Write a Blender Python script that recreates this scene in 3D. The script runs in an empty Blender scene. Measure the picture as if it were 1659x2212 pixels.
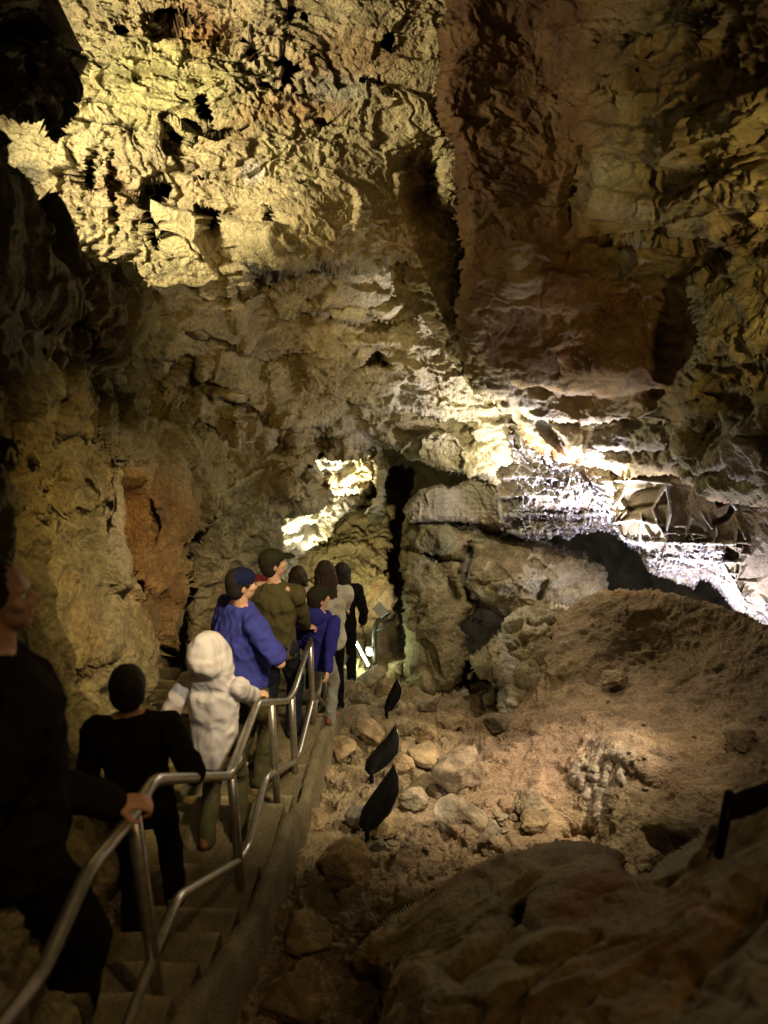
import bpy, bmesh, math, random
import numpy as np
from mathutils import Vector, Matrix, Euler

random.seed(7)
RNG = np.random.default_rng(11)
SC = bpy.context.scene
COL = SC.collection

# ------------------------------------------------------------------ camera
PITCH = math.radians(20.0)
F = 1663.0                      # focal length in reference units (frame 1659 x 2212)
CU, CV = 829.5, 1106.0
CZ = 6.5                        # camera height above the datum
SP, CP = math.sin(PITCH), math.cos(PITCH)

def P(u, v, d):
    """point seen in direction (u, v) at axial distance d (metres), world coordinates"""
    u = np.asarray(u, float); v = np.asarray(v, float); d = np.asarray(d, float)
    X = (u - CU) / F * d
    Y = -(v - CV) / F * d
    return np.stack([X, d * CP + Y * SP, Y * CP - d * SP + CZ], -1)

def PV(u, v, d):
    return Vector(P(u, v, d).tolist())

def rail_d(u, v):               # depth on the upright plane that holds the railing
    return -1.03 / ((u - CU) / F - 0.069 * (CP - SP * (v - CV) / F))

cam_data = bpy.data.cameras.new("camera")
cam = bpy.data.objects.new("camera", cam_data)
COL.objects.link(cam)
cam.location = (0, 0, CZ)
cam.rotation_euler = (math.radians(90) - PITCH, 0, 0)
cam_data.sensor_fit = 'VERTICAL'
cam_data.angle = 2 * math.atan(CV / F)
cam_data.clip_start = 0.02
cam_data.clip_end = 200
SC.camera = cam

# ------------------------------------------------------------------ properties
def tag(o, label=None, cat=None, group=None, kind=None):
    if label: o['label'] = label
    if cat: o['category'] = cat
    if group: o['group'] = group
    if kind: o['kind'] = kind
    return o

def link(name, me, mat=None, parent=None):
    o = bpy.data.objects.new(name, me)
    COL.objects.link(o)
    if mat is not None: me.materials.append(mat)
    if parent is not None:
        o.parent = parent
        o.matrix_parent_inverse = parent.matrix_basis.inverted()
    return o

def empty(name, loc, rotz=0.0):
    o = bpy.data.objects.new(name, None)
    COL.objects.link(o)
    o.location = loc
    o.rotation_euler = (0, 0, rotz)
    return o

# ------------------------------------------------------------------ noise
def _h(ix, iy, iz, seed):
    h = (ix.astype(np.uint32) * np.uint32(0x8da6b343)) ^ (iy.astype(np.uint32) * np.uint32(0xd8163841)) ^ (iz.astype(np.uint32) * np.uint32(0xcb1ab31f))
    h = h + np.uint32((seed * 0x9e3779b1) & 0xffffffff)
    h ^= h >> np.uint32(15); h *= np.uint32(0x2c1b3c6d)
    h ^= h >> np.uint32(12); h *= np.uint32(0x297a2d39)
    h ^= h >> np.uint32(15)
    return h

def _u(h):                       # uint32 -> [-1, 1]
    return h.astype(np.float32) * np.float32(2.0 / 4294967295.0) - np.float32(1)

def perlin(p, seed=0):
    p = np.asarray(p, np.float32)
    i = np.floor(p); f = p - i
    i = i.astype(np.int32)
    w = f * f * f * (f * (f * 6 - 15) + 10)
    out = 0
    for dx in (0, 1):
        wx = w[:, 0] if dx else 1 - w[:, 0]
        for dy in (0, 1):
            wy = w[:, 1] if dy else 1 - w[:, 1]
            for dz in (0, 1):
                wz = w[:, 2] if dz else 1 - w[:, 2]
                h = _h(i[:, 0] + dx, i[:, 1] + dy, i[:, 2] + dz, seed)
                gx = _u(h); gy = _u(h * np.uint32(0x45d9f3b)); gz = _u(h * np.uint32(0x119de1f3))
                out = out + wx * wy * wz * (gx * (f[:, 0] - dx) + gy * (f[:, 1] - dy) + gz * (f[:, 2] - dz))
    return out * 1.5

def fbm(p, freq, octs=4, seed=0, gain=0.5, ridged=False):
    a, s, out = 1.0, 0.0, 0
    for k in range(octs):
        n = perlin(p * freq, seed + 17 * k)
        if ridged: n = 1 - 2 * np.abs(n)
        out = out + a * n; s += a
        a *= gain; freq *= 2.03
    return out / s

def cells(p, seed=0, ew=0.22):
    """nearest random cell: per-cell offset, tilted plane value and border distance"""
    p = np.asarray(p, np.float32)
    b = np.floor(p - 0.5).astype(np.int32)
    best = np.full(len(p), 9e9, np.float32); sec = best.copy()
    off = np.zeros(len(p), np.float32); pl = off.copy()
    for dx in (0, 1):
        for dy in (0, 1):
            for dz in (0, 1):
                ix, iy, iz = b[:, 0] + dx, b[:, 1] + dy, b[:, 2] + dz
                h = _h(ix, iy, iz, seed)
                j1 = _u(h); j2 = _u(h * np.uint32(0x45d9f3b)); j3 = _u(h * np.uint32(0x119de1f3))
                rx = p[:, 0] - (ix + 0.5 + 0.42 * j1); ry = p[:, 1] - (iy + 0.5 + 0.42 * j2); rz = p[:, 2] - (iz + 0.5 + 0.42 * j3)
                d2 = rx * rx + ry * ry + rz * rz
                g = h * np.uint32(0x7feb352d)
                o = _u(g); plane = rx * _u(g * np.uint32(0x45d9f3b)) + ry * _u(g * np.uint32(0x119de1f3)) + rz * _u(g * np.uint32(0x3c6ef372))
                near = d2 < best
                sec = np.where(near, best, np.minimum(sec, d2))
                off = np.where(near, o, off); pl = np.where(near, plane, pl)
                best = np.where(near, d2, best)
    b = np.sqrt(sec) - np.sqrt(best)
    e = sstep(0.0, ew, b)
    return off * e, pl * e, b

def sstep(a, b, x):
    t = np.clip((x - a) / (b - a), 0, 1)
    return t * t * (3 - 2 * t)

# ------------------------------------------------------------------ meshes from arrays
def mesh_from(name, verts, quads, col=None, smooth=True):
    me = bpy.data.meshes.new(name)
    verts = np.ascontiguousarray(verts, np.float32); quads = np.ascontiguousarray(quads, np.int32)
    k = quads.shape[1]
    me.vertices.add(len(verts)); me.vertices.foreach_set("co", verts.ravel())
    me.loops.add(quads.size); me.loops.foreach_set("vertex_index", quads.ravel())
    me.polygons.add(len(quads))
    me.polygons.foreach_set("loop_start", np.arange(0, quads.size, k, dtype=np.int32))
    me.polygons.foreach_set("use_smooth", np.full(len(quads), smooth, bool))
    me.update(calc_edges=True)
    if col is not None:
        at = me.color_attributes.new("Col", 'FLOAT_COLOR', 'POINT')
        c4 = np.ones((len(verts), 4), np.float32); c4[:, :3] = col
        at.data.foreach_set("color", c4.ravel())
    return me

def seg_dist(u, v, a, b):
    ax, ay = a; bx, by = b
    dx, dy = bx - ax, by - ay
    t = np.clip(((u - ax) * dx + (v - ay) * dy) / (dx * dx + dy * dy + 1e-9), 0, 1)
    return np.hypot(u - ax - t * dx, v - ay - t * dy)

def poly_sd(u, v, poly):         # signed distance, positive inside
    d = np.full(u.shape, 1e9); inside = np.zeros(u.shape, bool)
    n = len(poly)
    for i in range(n):
        a, b = poly[i], poly[(i + 1) % n]
        d = np.minimum(d, seg_dist(u, v, a, b))
        c = ((a[1] > v) != (b[1] > v)) & (u < (b[0] - a[0]) * (v - a[1]) / (b[1] - a[1] + 1e-12) + a[0])
        inside ^= c
    return np.where(inside, d, -d)

def line_d(u, v, pts):
    d = np.full(u.shape, 1e9)
    for a, b in zip(pts[:-1], pts[1:]):
        d = np.minimum(d, seg_dist(u, v, a, b))
    return d

def upsample(fn, U, V, k=6):
    """evaluate a smooth field on a coarse grid and interpolate it"""
    us, vs = U[0, :], V[:, 0]
    cu = np.linspace(us[0], us[-1], max(4, len(us) // k)); cv = np.linspace(vs[0], vs[-1], max(4, len(vs) // k))
    A, B = np.meshgrid(cu, cv)
    Z = fn(A, B)
    fx = np.interp(us, cu, np.arange(len(cu))); fy = np.interp(vs, cv, np.arange(len(cv)))
    x0 = np.clip(fx.astype(int), 0, len(cu) - 2); y0 = np.clip(fy.astype(int), 0, len(cv) - 2)
    tx = (fx - x0)[None, :]; ty = (fy - y0)[:, None]
    Z00 = Z[y0][:, x0]; Z01 = Z[y0][:, x0 + 1]; Z10 = Z[y0 + 1][:, x0]; Z11 = Z[y0 + 1][:, x0 + 1]
    return (Z00 * (1 - tx) + Z01 * tx) * (1 - ty) + (Z10 * (1 - tx) + Z11 * tx) * ty

def tps(ctrl):
    c = np.array(ctrl, float)
    xy = c[:, :2] / 500.0; n = len(c)
    def phi(r2): return 0.5 * r2 * np.log(r2 + 1e-9)
    d2 = ((xy[:, None] - xy[None]) ** 2).sum(-1)
    A = np.zeros((n + 3, n + 3)); A[:n, :n] = phi(d2) + 0.004 * np.eye(n)
    A[:n, n] = 1; A[:n, n + 1:] = xy; A[n, :n] = 1; A[n + 1:, :n] = xy.T
    w = np.linalg.solve(A, np.concatenate([c[:, 2], np.zeros(3)]))
    def ev(u, v):
        x, y = u / 500.0, v / 500.0
        out = w[n] + w[n + 1] * x + w[n + 2] * y
        for k in range(n):
            out = out + w[k] * phi((x - xy[k, 0]) ** 2 + (y - xy[k, 1]) ** 2)
        return out
    return ev

SHEETS = {}
def keep_largest(M):
    """largest connected blob of a boolean grid"""
    lab = np.where(M, np.arange(M.size).reshape(M.shape) + 1, 0)
    for _ in range(4000):
        n = lab.copy()
        for _k in range(6):
            n[1:] = np.maximum(n[1:], n[:-1]); n[:, 1:] = np.maximum(n[:, 1:], n[:, :-1])
            n[:-1] = np.maximum(n[:-1], n[1:]); n[:, :-1] = np.maximum(n[:, :-1], n[:, 1:])
            n[~M] = 0
        if (n == lab).all(): break
        lab = n
    ids, cnt = np.unique(lab[lab > 0], return_counts=True)
    return lab == ids[cnt.argmax()]

def rock_sheet(name, poly, ctrl, mat, rough, colour, step=3.0, su=None, roll=40, roll_d=0.5, back=2.0, warp=9, feats=(), seed=1, ray_mix=0.35):
    """a mass of rock: a face built at its true distance, rounded away at its rim and given a body behind it"""
    poly = [(float(a), float(b)) for a, b in poly]
    pu = [p[0] for p in poly]; pv = [p[1] for p in poly]
    U, V = np.meshgrid(np.arange(min(pu) - 20, max(pu) + 20, su or step), np.arange(min(pv) - 20, max(pv) + 20, step))
    D = upsample(tps(ctrl), U, V)
    p0 = P(U, V, D)
    q = p0.reshape(-1, 3).astype(np.float32)
    wu = fbm(q, 1.6, 5, seed + 90, 0.6).reshape(U.shape) * warp * 1.6
    wv = fbm(q, 1.6, 5, seed + 91, 0.6).reshape(U.shape) * warp * 1.6
    SD = poly_sd(U + wu, V + wv, poly) if len(poly) < 14 else upsample(lambda a, b: poly_sd(a, b, poly), U, V, 2)
    if len(poly) >= 14:
        SD = SD + wu
    M = SD > 0
    M = keep_largest(M)
    t = np.clip(SD / roll, 0, 1)
    D = D + roll_d * (1 - np.sqrt(np.clip(1 - (1 - t) ** 2, 0, 1)))
    for f in feats:
        D = D + f(U + 0.6 * wu, V + 0.6 * wv)
    p0 = P(U, V, D)
    gu = np.gradient(p0, axis=1); gv = np.gradient(p0, axis=0)
    N = np.cross(gv, gu); N /= np.linalg.norm(N, axis=-1, keepdims=True) + 1e-9
    view = p0 - np.array([0, 0, CZ]); view /= np.linalg.norm(view, axis=-1, keepdims=True)
    flip = (N * view).sum(-1) > 0
    N[flip] *= -1
    N = N * (1 - ray_mix) - view * ray_mix
    N /= np.linalg.norm(N, axis=-1, keepdims=True) + 1e-9
    q = p0.reshape(-1, 3).astype(np.float32)
    hgt, mask = rough(q, U.ravel(), V.ravel(), seed)
    pos = p0 + N * hgt.reshape(U.shape)[..., None]
    col = colour(q, U.ravel(), V.ravel(), mask, seed)
    # faces
    idx = -np.ones(U.shape, np.int64); idx[M] = np.arange(M.sum())
    fm = M[:-1, :-1] & M[1:, :-1] & M[1:, 1:] & M[:-1, 1:]
    quads = np.stack([idx[:-1, :-1][fm], idx[1:, :-1][fm], idx[1:, 1:][fm], idx[:-1, 1:][fm]], -1)
    vs = pos[M]; cs = col.reshape(U.shape + (3,))[M]
    # body behind the rim
    e = np.concatenate([quads[:, [0, 1]], quads[:, [1, 2]], quads[:, [2, 3]], quads[:, [3, 0]]])
    key = np.sort(e, 1); key = key[:, 0] * (len(vs) + 1) + key[:, 1]
    uq, inv, cnt = np.unique(key, return_inverse=True, return_counts=True)
    be = e[cnt[inv] == 1]
    bv = np.unique(be)
    mp = {int(x): len(vs) + i for i, x in enumerate(bv)}
    ray = vs[bv] - np.array([0, 0, CZ]); ln = np.linalg.norm(ray, axis=1, keepdims=True)
    bp = vs[bv] + ray / ln * back
    m2 = np.vectorize(mp.get)(be)
    sq = np.stack([be[:, 1], be[:, 0], m2[:, 0], m2[:, 1]], -1)
    vs = np.concatenate([vs, bp]); cs = np.concatenate([cs, cs[bv]])
    quads = np.concatenate([quads, sq])
    used = np.unique(quads); rm = -np.ones(len(vs), np.int64); rm[used] = np.arange(len(used))
    me = mesh_from(name, vs[used], rm[quads], cs[used])
    o = link(name, me, mat)
    SHEETS[o.name] = (U, V, pos, M)
    return o

# feature helpers: each returns extra depth (+ = further away)
def hole(poly, depth, soft=6):
    us = [p[0] for p in poly]; vs_ = [p[1] for p in poly]
    def f(U, V):
        out = np.zeros(U.shape)
        m = (U > min(us) - 40) & (U < max(us) + 40) & (V > min(vs_) - 40) & (V < max(vs_) + 40)
        out[m] = 2.0 * depth * sstep(-soft * 0.3, soft, poly_sd(U[m], V[m], poly))
        return out
    return f

def crack(pts, depth, w=5):
    us = [p[0] for p in pts]; vs_ = [p[1] for p in pts]
    def f(U, V):
        out = np.zeros(U.shape); k = 4 * w
        m = (U > min(us) - k) & (U < max(us) + k) & (V > min(vs_) - k) & (V < max(vs_) + k)
        out[m] = depth * np.exp(-(line_d(U[m], V[m], pts) / w) ** 2)
        return out
    return f

def ledge(pts, depth, decay=90, soft=5):
    """lip along a left-to-right line: the rock below it lies back and comes forward again"""
    lu = np.array([p[0] for p in pts], float); lv = np.array([p[1] for p in pts], float)
    def f(U, V):
        y = V - np.interp(U, lu, lv)
        e = sstep(lu[0] - 25, lu[0] + 25, U) * (1 - sstep(lu[-1] - 25, lu[-1] + 25, U))
        return depth * e * sstep(-soft, soft, y) * np.exp(-np.clip(y, 0, None) / decay)
    return f

def bump(u0, v0, ru, rv, depth, rot=0, pw=2):
    c, s = math.cos(math.radians(rot)), math.sin(math.radians(rot))
    def f(U, V):
        x = ((U - u0) * c + (V - v0) * s) / ru; y = (-(U - u0) * s + (V - v0) * c) / rv
        return depth * np.exp(-(x * x + y * y) ** (pw / 2))
    return f

def fins(lines, depth, w=4):
    fs = [crack(l, -depth, w) for l in lines]
    def f(U, V):
        out = np.zeros(U.shape)
        for g in fs: out = np.minimum(out, g(U, V))
        return out
    return f

# ------------------------------------------------------------------ materials
def new_mat(name):
    m = bpy.data.materials.new(name); m.use_nodes = True
    nt = m.node_tree; b = nt.nodes["Principled BSDF"]
    return m, nt, b

def N_(nt, t, **kw):
    n = nt.nodes.new(t)
    for k, v in kw.items(): setattr(n, k, v)
    return n

def rock_mat(name, rough=0.85, bump_s=0.6, scale=1.0, spec=0.25, var=0.35):
    m, nt, b = new_mat(name); L = nt.links.new
    tc = N_(nt, "ShaderNodeTexCoord"); at = N_(nt, "ShaderNodeAttribute", attribute_name="Col")
    n1 = N_(nt, "ShaderNodeTexNoise"); n1.inputs["Scale"].default_value = 26 * scale; n1.inputs["Detail"].default_value = 7; n1.inputs["Roughness"].default_value = 0.68
    n2 = N_(nt, "ShaderNodeTexNoise"); n2.inputs["Scale"].default_value = 5 * scale; n2.inputs["Detail"].default_value = 5
    vo = N_(nt, "ShaderNodeTexVoronoi", feature='F1'); vo.inputs["Scale"].default_value = 34 * scale
    for n in (n1, n2, vo): L(tc.outputs["Object"], n.inputs["Vector"])
    mr = N_(nt, "ShaderNodeMapRange"); mr.inputs[1].default_value = 0.3; mr.inputs[2].default_value = 0.72; mr.inputs[3].default_value = 1 - var; mr.inputs[4].default_value = 1 + var
    L(n1.outputs["Fac"], mr.inputs[0])
    mr2 = N_(nt, "ShaderNodeMapRange"); mr2.inputs[1].default_value = 0.3; mr2.inputs[2].default_value = 0.7; mr2.inputs[3].default_value = 0.8; mr2.inputs[4].default_value = 1.2
    L(n2.outputs["Fac"], mr2.inputs[0])
    n3 = N_(nt, "ShaderNodeTexNoise"); n3.inputs["Scale"].default_value = 70 * scale; n3.inputs["Detail"].default_value = 4; n3.inputs["Roughness"].default_value = 0.7; L(tc.outputs["Object"], n3.inputs["Vector"])
    mm = N_(nt, "ShaderNodeMath", operation='MULTIPLY'); L(mr.outputs[0], mm.inputs[0]); L(mr2.outputs[0], mm.inputs[1])
    vm = N_(nt, "ShaderNodeVectorMath", operation='SCALE'); L(at.outputs["Color"], vm.inputs[0]); L(mm.outputs[0], vm.inputs["Scale"])
    L(vm.outputs[0], b.inputs["Base Color"])
    b.inputs["Roughness"].default_value = rough; b.inputs["Specular IOR Level"].default_value = spec
    ad = N_(nt, "ShaderNodeMath", operation='ADD'); L(n1.outputs["Fac"], ad.inputs[0])
    sc = N_(nt, "ShaderNodeMath", operation='MULTIPLY'); sc.inputs[1].default_value = 0.5; L(vo.outputs["Distance"], sc.inputs[0]); L(sc.outputs[0], ad.inputs[1])
    ad2 = N_(nt, "ShaderNodeMath", operation='MULTIPLY_ADD'); ad2.inputs[1].default_value = 0.6; L(n3.outputs["Fac"], ad2.inputs[0]); L(ad.outputs[0], ad2.inputs[2])
    bp = N_(nt, "ShaderNodeBump"); bp.inputs["Strength"].default_value = bump_s; bp.inputs["Distance"].default_value = 0.03 / scale
    L(ad2.outputs[0], bp.inputs["Height"]); L(bp.outputs["Normal"], b.inputs["Normal"])
    return m

def plain_mat(name, col, rough=0.6, metal=0.0, nscale=40, var=0.15, bump_s=0.1, spec=0.4, emit=None):
    m, nt, b = new_mat(name); L = nt.links.new
    tc = N_(nt, "ShaderNodeTexCoord")
    n1 = N_(nt, "ShaderNodeTexNoise"); n1.inputs["Scale"].default_value = nscale; n1.inputs["Detail"].default_value = 5
    L(tc.outputs["Object"], n1.inputs["Vector"])
    mr = N_(nt, "ShaderNodeMapRange"); mr.inputs[1].default_value = 0.3; mr.inputs[2].default_value = 0.7; mr.inputs[3].default_value = 1 - var; mr.inputs[4].default_value = 1 + var
    L(n1.outputs["Fac"], mr.inputs[0])
    vm = N_(nt, "ShaderNodeVectorMath", operation='SCALE'); vm.inputs[0].default_value = col[:3]; L(mr.outputs[0], vm.inputs["Scale"])
    L(vm.outputs[0], b.inputs["Base Color"])
    b.inputs["Roughness"].default_value = rough; b.inputs["Metallic"].default_value = metal; b.inputs["Specular IOR Level"].default_value = spec
    if bump_s:
        bp = N_(nt, "ShaderNodeBump"); bp.inputs["Strength"].default_value = bump_s; bp.inputs["Distance"].default_value = 0.01
        L(n1.outputs["Fac"], bp.inputs["Height"]); L(bp.outputs["Normal"], b.inputs["Normal"])
    if emit:
        b.inputs["Emission Color"].default_value = (*emit[0], 1); b.inputs["Emission Strength"].default_value = emit[1]
    return m
# ================================================================== the cave
TAN = np.array([0.42, 0.335, 0.19]); YEL = np.array([0.47, 0.40, 0.215]); GREY = np.array([0.33, 0.275, 0.155])
RUST = np.array([0.30, 0.125, 0.028]); DARK = np.array([0.10, 0.07, 0.04]); PALE = np.array([0.62, 0.58, 0.48])
MUD = np.array([0.32, 0.235, 0.15]); OLIVE = np.array([0.27, 0.24, 0.13]); WHITE = np.array([0.76, 0.73, 0.76])

def mixc(a, b, t): return a * (1 - t[:, None]) + b * t[:, None]

def rough_rock(lump=0.16, big=0.16, mid=0.07, fine=0.03, bed=0.0, bedf=5.0, ridge=0.0, stretch=(1, 1, 1), pits=0.0, freq=1.0, where=None, ew=0.22):
    def fn(q, U, V, seed):
        qs = (q * np.array(stretch, np.float32)) * np.float32(freq)
        wv = np.stack([perlin(qs * 1.7, seed + 1), perlin(qs * 1.7, seed + 2), perlin(qs * 1.7, seed + 3)], -1) * 0.22
        wf = np.stack([perlin(qs * 6, seed + 4), perlin(qs * 6, seed + 5), perlin(qs * 6, seed + 6)], -1) * 0.06
        qw = qs + wv + wf
        h = lump * fbm(qs, 0.7, 3, seed)
        o1, p1, b1 = cells(qw * 1.9, seed + 10, ew * 0.6)
        o2, p2, b2 = cells(qw * 4.6 + wv * 2, seed + 11, ew)
        m = sstep(-0.25, 0.3, fbm(qs, 0.9, 2, seed + 12))
        h = h + big * (o1 * 0.7 + p1 * 1.5) + mid * (0.4 + 0.6 * m) * (o2 * 0.8 + p2 * 1.6)
        o3, p3, b3 = cells(qw * 11 + wf * 8, seed + 13, ew)
        h = h + fine * (0.35 + 0.65 * m) * (o3 + p3 * 2) + fine * 0.9 * fbm(qs, 9, 4, seed + 14, 0.6)
        if fine > 0.03:
            o4, p4, b4 = cells(qw * 25 + wf * 10, seed + 23, ew)
            h = h + 0.015 * (0.3 + 0.7 * m) * (o4 + p4 * 2)
        if bed:
            z = q[:, 2] * bedf + 0.5 * fbm(q * np.array([1, 1, 0.2], np.float32), 0.9, 3, seed + 15) * 2 + 0.10 * perlin(q * 9, seed + 16)
            k = np.floor(z); fr = z - k
            ko = _u(_h(k.astype(np.int32), np.zeros_like(k, dtype=np.int32), np.zeros_like(k, dtype=np.int32), seed + 17))
            kn = _u(_h(k.astype(np.int32) + 1, np.zeros_like(k, dtype=np.int32), np.zeros_like(k, dtype=np.int32), seed + 17))
            st = ko + (kn - ko) * sstep(0.86, 1.0, fr)
            bm = sstep(-0.3, 0.35, fbm(q, 0.6, 2, seed + 18) + 0.12)
            h = h + bed * bm * (st + 0.35 * (fr - 0.5))
            h = h + bed * 0.35 * bm * fbm(q * np.array([0.25, 0.25, 1.6], np.float32), 9, 3, seed + 19)
        if ridge:
            r = fbm(qw, 2.2, 4, seed + 20, 0.5, True)
            h = h + ridge * r
        if pits:
            pn = fbm(qs, 3.2, 3, seed + 21)
            h = h - pits * sstep(0.22, 0.5, pn)
        if where is not None:
            h = h * where(U, V)
        return h, dict(o1=o1, o2=o2, o3=o3, m=m)
    return fn

def colour_rock(base=TAN, alt=YEL, third=GREY, stains_and_shade=(), dark=0.35):
    """base, alt and third mineral colours in patches; stains = [(colour, strength, shape function)]"""
    def fn(q, U, V, mk, seed):
        n1 = sstep(-0.35, 0.35, fbm(q, 0.8, 3, seed + 40) + 0.25 * mk['o1'])
        n2 = sstep(0.0, 0.5, fbm(q, 1.7, 3, seed + 41) + 0.2 * mk['o2'])
        c = mixc(np.broadcast_to(base, q.shape), alt, n1)
        c = mixc(c, third, 0.8 * n2)
        n3 = sstep(0.18, 0.5, fbm(q, 2.6, 4, seed + 42) + 0.15 * mk['o3'])
        c = mixc(c, DARK, dark * n3)
        rs = sstep(0.2, 0.5, fbm(q, 1.1, 3, seed + 43))
        c = mixc(c, RUST, 0.35 * rs)
        for colr, s, shp in stains_and_shade:
            w = np.clip(shp(U, V) * s, 0, 1) * (0.75 + 0.5 * fbm(q, 2.2, 3, seed + 44))
            c = mixc(c, colr, np.clip(w, 0, 1))
        return c * (0.9 + 0.2 * mk['o2'][:, None])
    return fn

def blob(u0, v0, ru, rv, rot=0, pw=4): 
    f = bump(u0, v0, ru, rv, 1.0, rot, pw)
    return lambda U, V: f(U, V)

def area(poly, soft=30):
    def f(U, V): return sstep(-soft, soft, poly_sd(U, V, poly))
    return f

M_ROCK = rock_mat("limestone", 0.82, 1.0, 1.0, 0.25, 0.38)
M_WALL = rock_mat("weathered_rock", 0.85, 1.0, 1.0, 0.2, 0.4)
M_CLAY = rock_mat("clay_coated_rock", 0.75, 0.45, 1.0, 0.3, 0.25)
M_MUD = rock_mat("cave_soil", 0.9, 1.0, 1.3, 0.12, 0.42)
M_BOX = rock_mat("boxwork_calcite", 0.7, 0.7, 1.5, 0.35, 0.3)
M_BOULD = rock_mat("boulder_stone", 0.82, 0.55, 1.3, 0.22, 0.3)

def structure(o): o['kind'] = 'structure'; return o

# ---- ceiling and far wall (the big pale mass above the path)
ceil_poly = [(-420, -420), (1030, -420), (1040, 300), (1040, 700), (1090, 860), (1110, 960), (1075, 1045), (1000, 1025), (955, 1012), (905, 992), (868, 966),
             (800, 972), (742, 980), (686, 988), (664, 1006), (690, 1022), (702, 1060), (690, 1092), (650, 1112), (606, 1130), (600, 1172), (574, 1216), (585, 1300),
             (560, 1445), (470, 1480), (405, 1430), (398, 1330), (418, 1190), (432, 1105), (380, 1000), (-420, 900)]
ceil_ctrl = [(-300, 200, 7.0), (-300, -300, 6.8), (0, 0, 6.9), (0, 300, 7.0), (-300, 700, 7.0), (150, 480, 7.2), (330, 250, 7.1), (300, -300, 6.8), (600, 150, 7.3), (600, -300, 6.9),
             (900, 100, 7.6), (1000, -300, 7.2), (900, 500, 8.6), (700, 560, 7.9), (600, 400, 7.6), (330, 640, 7.7), (600, 720, 8.8), (350, 830, 8.2), (200, 800, 7.8), (100, 900, 8.0),
             (500, 950, 9.2), (480, 1150, 8.8), (450, 1400, 8.9), (560, 1200, 9.3), (640, 1050, 9.4), (760, 800, 9.4), (700, 900, 9.9), (880, 760, 9.3), (900, 900, 9.7), (1050, 880, 9.6),
             (800, 965, 10.3), (1000, 1000, 9.9), (1040, 500, 8.8)]
ceil_feats = [
    hole([(583, 102), (610, 98), (650, 133), (640, 160), (625, 185), (603, 207), (612, 165), (588, 140)], 0.9),
    hole([(527, 85), (545, 72), (566, 108), (572, 132), (548, 138), (532, 115)], 0.7), hole([(553, 158), (575, 153), (585, 195), (567, 206)], 0.6),
    hole([(785, 168), (797, 172), (803, 196), (786, 190)], 0.5, 4), hole([(811, 148), (822, 165), (829, 208), (816, 190)], 0.5, 4), hole([(826, 70), (845, 66), (852, 85), (840, 108), (828, 95)], 0.5, 4),
    hole([(840, 192), (849, 195), (848, 222), (840, 215)], 0.4, 4), hole([(680, 357), (718, 334), (706, 352), (684, 370)], 0.5, 4),
    hole([(368, 282), (398, 286), (383, 309), (371, 296)], 0.5, 4), hole([(433, 381), (463, 378), (458, 393), (438, 394)], 0.5, 4),
    hole([(303, 404), (372, 400), (345, 450), (378, 500), (365, 542), (342, 575), (320, 520), (303, 450)], 0.55, 9),
    hole([(157, 452), (176, 455), (168, 500), (156, 508)], 0.4, 4), hole([(428, 212), (446, 208), (460, 255), (447, 270), (424, 228)], 0.4, 4),
    hole([(248, 58), (263, 50), (274, 66), (262, 74)], 0.4, 4), hole([(203, 298), (217, 308), (196, 402), (178, 402), (190, 338)], 0.5, 6),
    hole([(425, 445), (490, 462), (462, 520), (425, 505)], 0.35, 6), hole([(330, 20), (400, 10), (430, 45), (360, 60)], 0.3, 8), hole([(590, 0), (640, 10), (620, 45), (595, 35)], 0.5, 6),
    hole([(650, 30), (668, 28), (662, 45), (650, 45)], 0.4, 4), hole([(568, 440), (588, 446), (582, 480), (570, 475)], 0.4, 4),
    crack([(400, 265), (470, 292), (560, 262), (640, 258), (700, 265), (790, 282)], 0.22, 4), crack([(610, 402), (640, 392), (690, 405)], 0.3, 5), crack([(235, 395), (330, 440), (350, 425)], 0.25, 6),
    crack([(240, 300), (240, 420), (262, 560)], 0.25, 5), crack([(300, 470), (290, 560), (300, 640)], 0.2, 5), crack([(510, 600), (520, 640), (560, 620)], 0.3, 8), crack([(650, 170), (658, 205), (700, 210)], 0.12, 4),
    bump(700, 500, 170, 100, -0.55, 0, 3), bump(590, 540, 60, 50, -0.3, 0, 3),
    ledge([(540, 545), (575, 575), (640, 588), (690, 575), (730, 590), (790, 585), (850, 560), (890, 545)], 0.75, 120, 6),
    ledge([(560, 690), (680, 680), (800, 690), (860, 700)], 0.25, 40, 4), ledge([(640, 640), (740, 648), (860, 640)], 0.2, 35, 4),
    ledge([(380, 700), (480, 745), (560, 770), (650, 765)], 0.3, 60, 6), ledge([(480, 850), (520, 870), (590, 905), (640, 920), (720, 905)], 0.4, 60, 5), ledge([(430, 905), (520, 965), (640, 962), (760, 958), (860, 962)], 0.3, 40, 5),
    bump(600, 960, 30, 26, 0.45, 0, 4), bump(700, 950, 40, 18, 0.3, 0, 4), hole([(760, 800), (815, 762), (850, 790), (830, 800), (790, 798)], 0.35, 7),
    bump(900, 400, 45, 70, 0.35, 0, 4), bump(930, 350, 30, 40, 0.3, 0, 4), bump(690, 1030, 40, 60, -0.2, 0, 3), bump(640, 1060, 50, 40, -0.25, 0, 3),
    bump(350, 830, 140, 90, 0.35, 10, 3), crack([(250, 720), (330, 800), (440, 850), (480, 930)], 0.25, 28), bump(510, 900, 30, 30, -0.25),
    ledge([(880, 880), (950, 905), (1010, 925)], 0.25, 40, 4), hole([(395, 760), (440, 790), (420, 860), (370, 850)], 0.15, 15),
]
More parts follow.
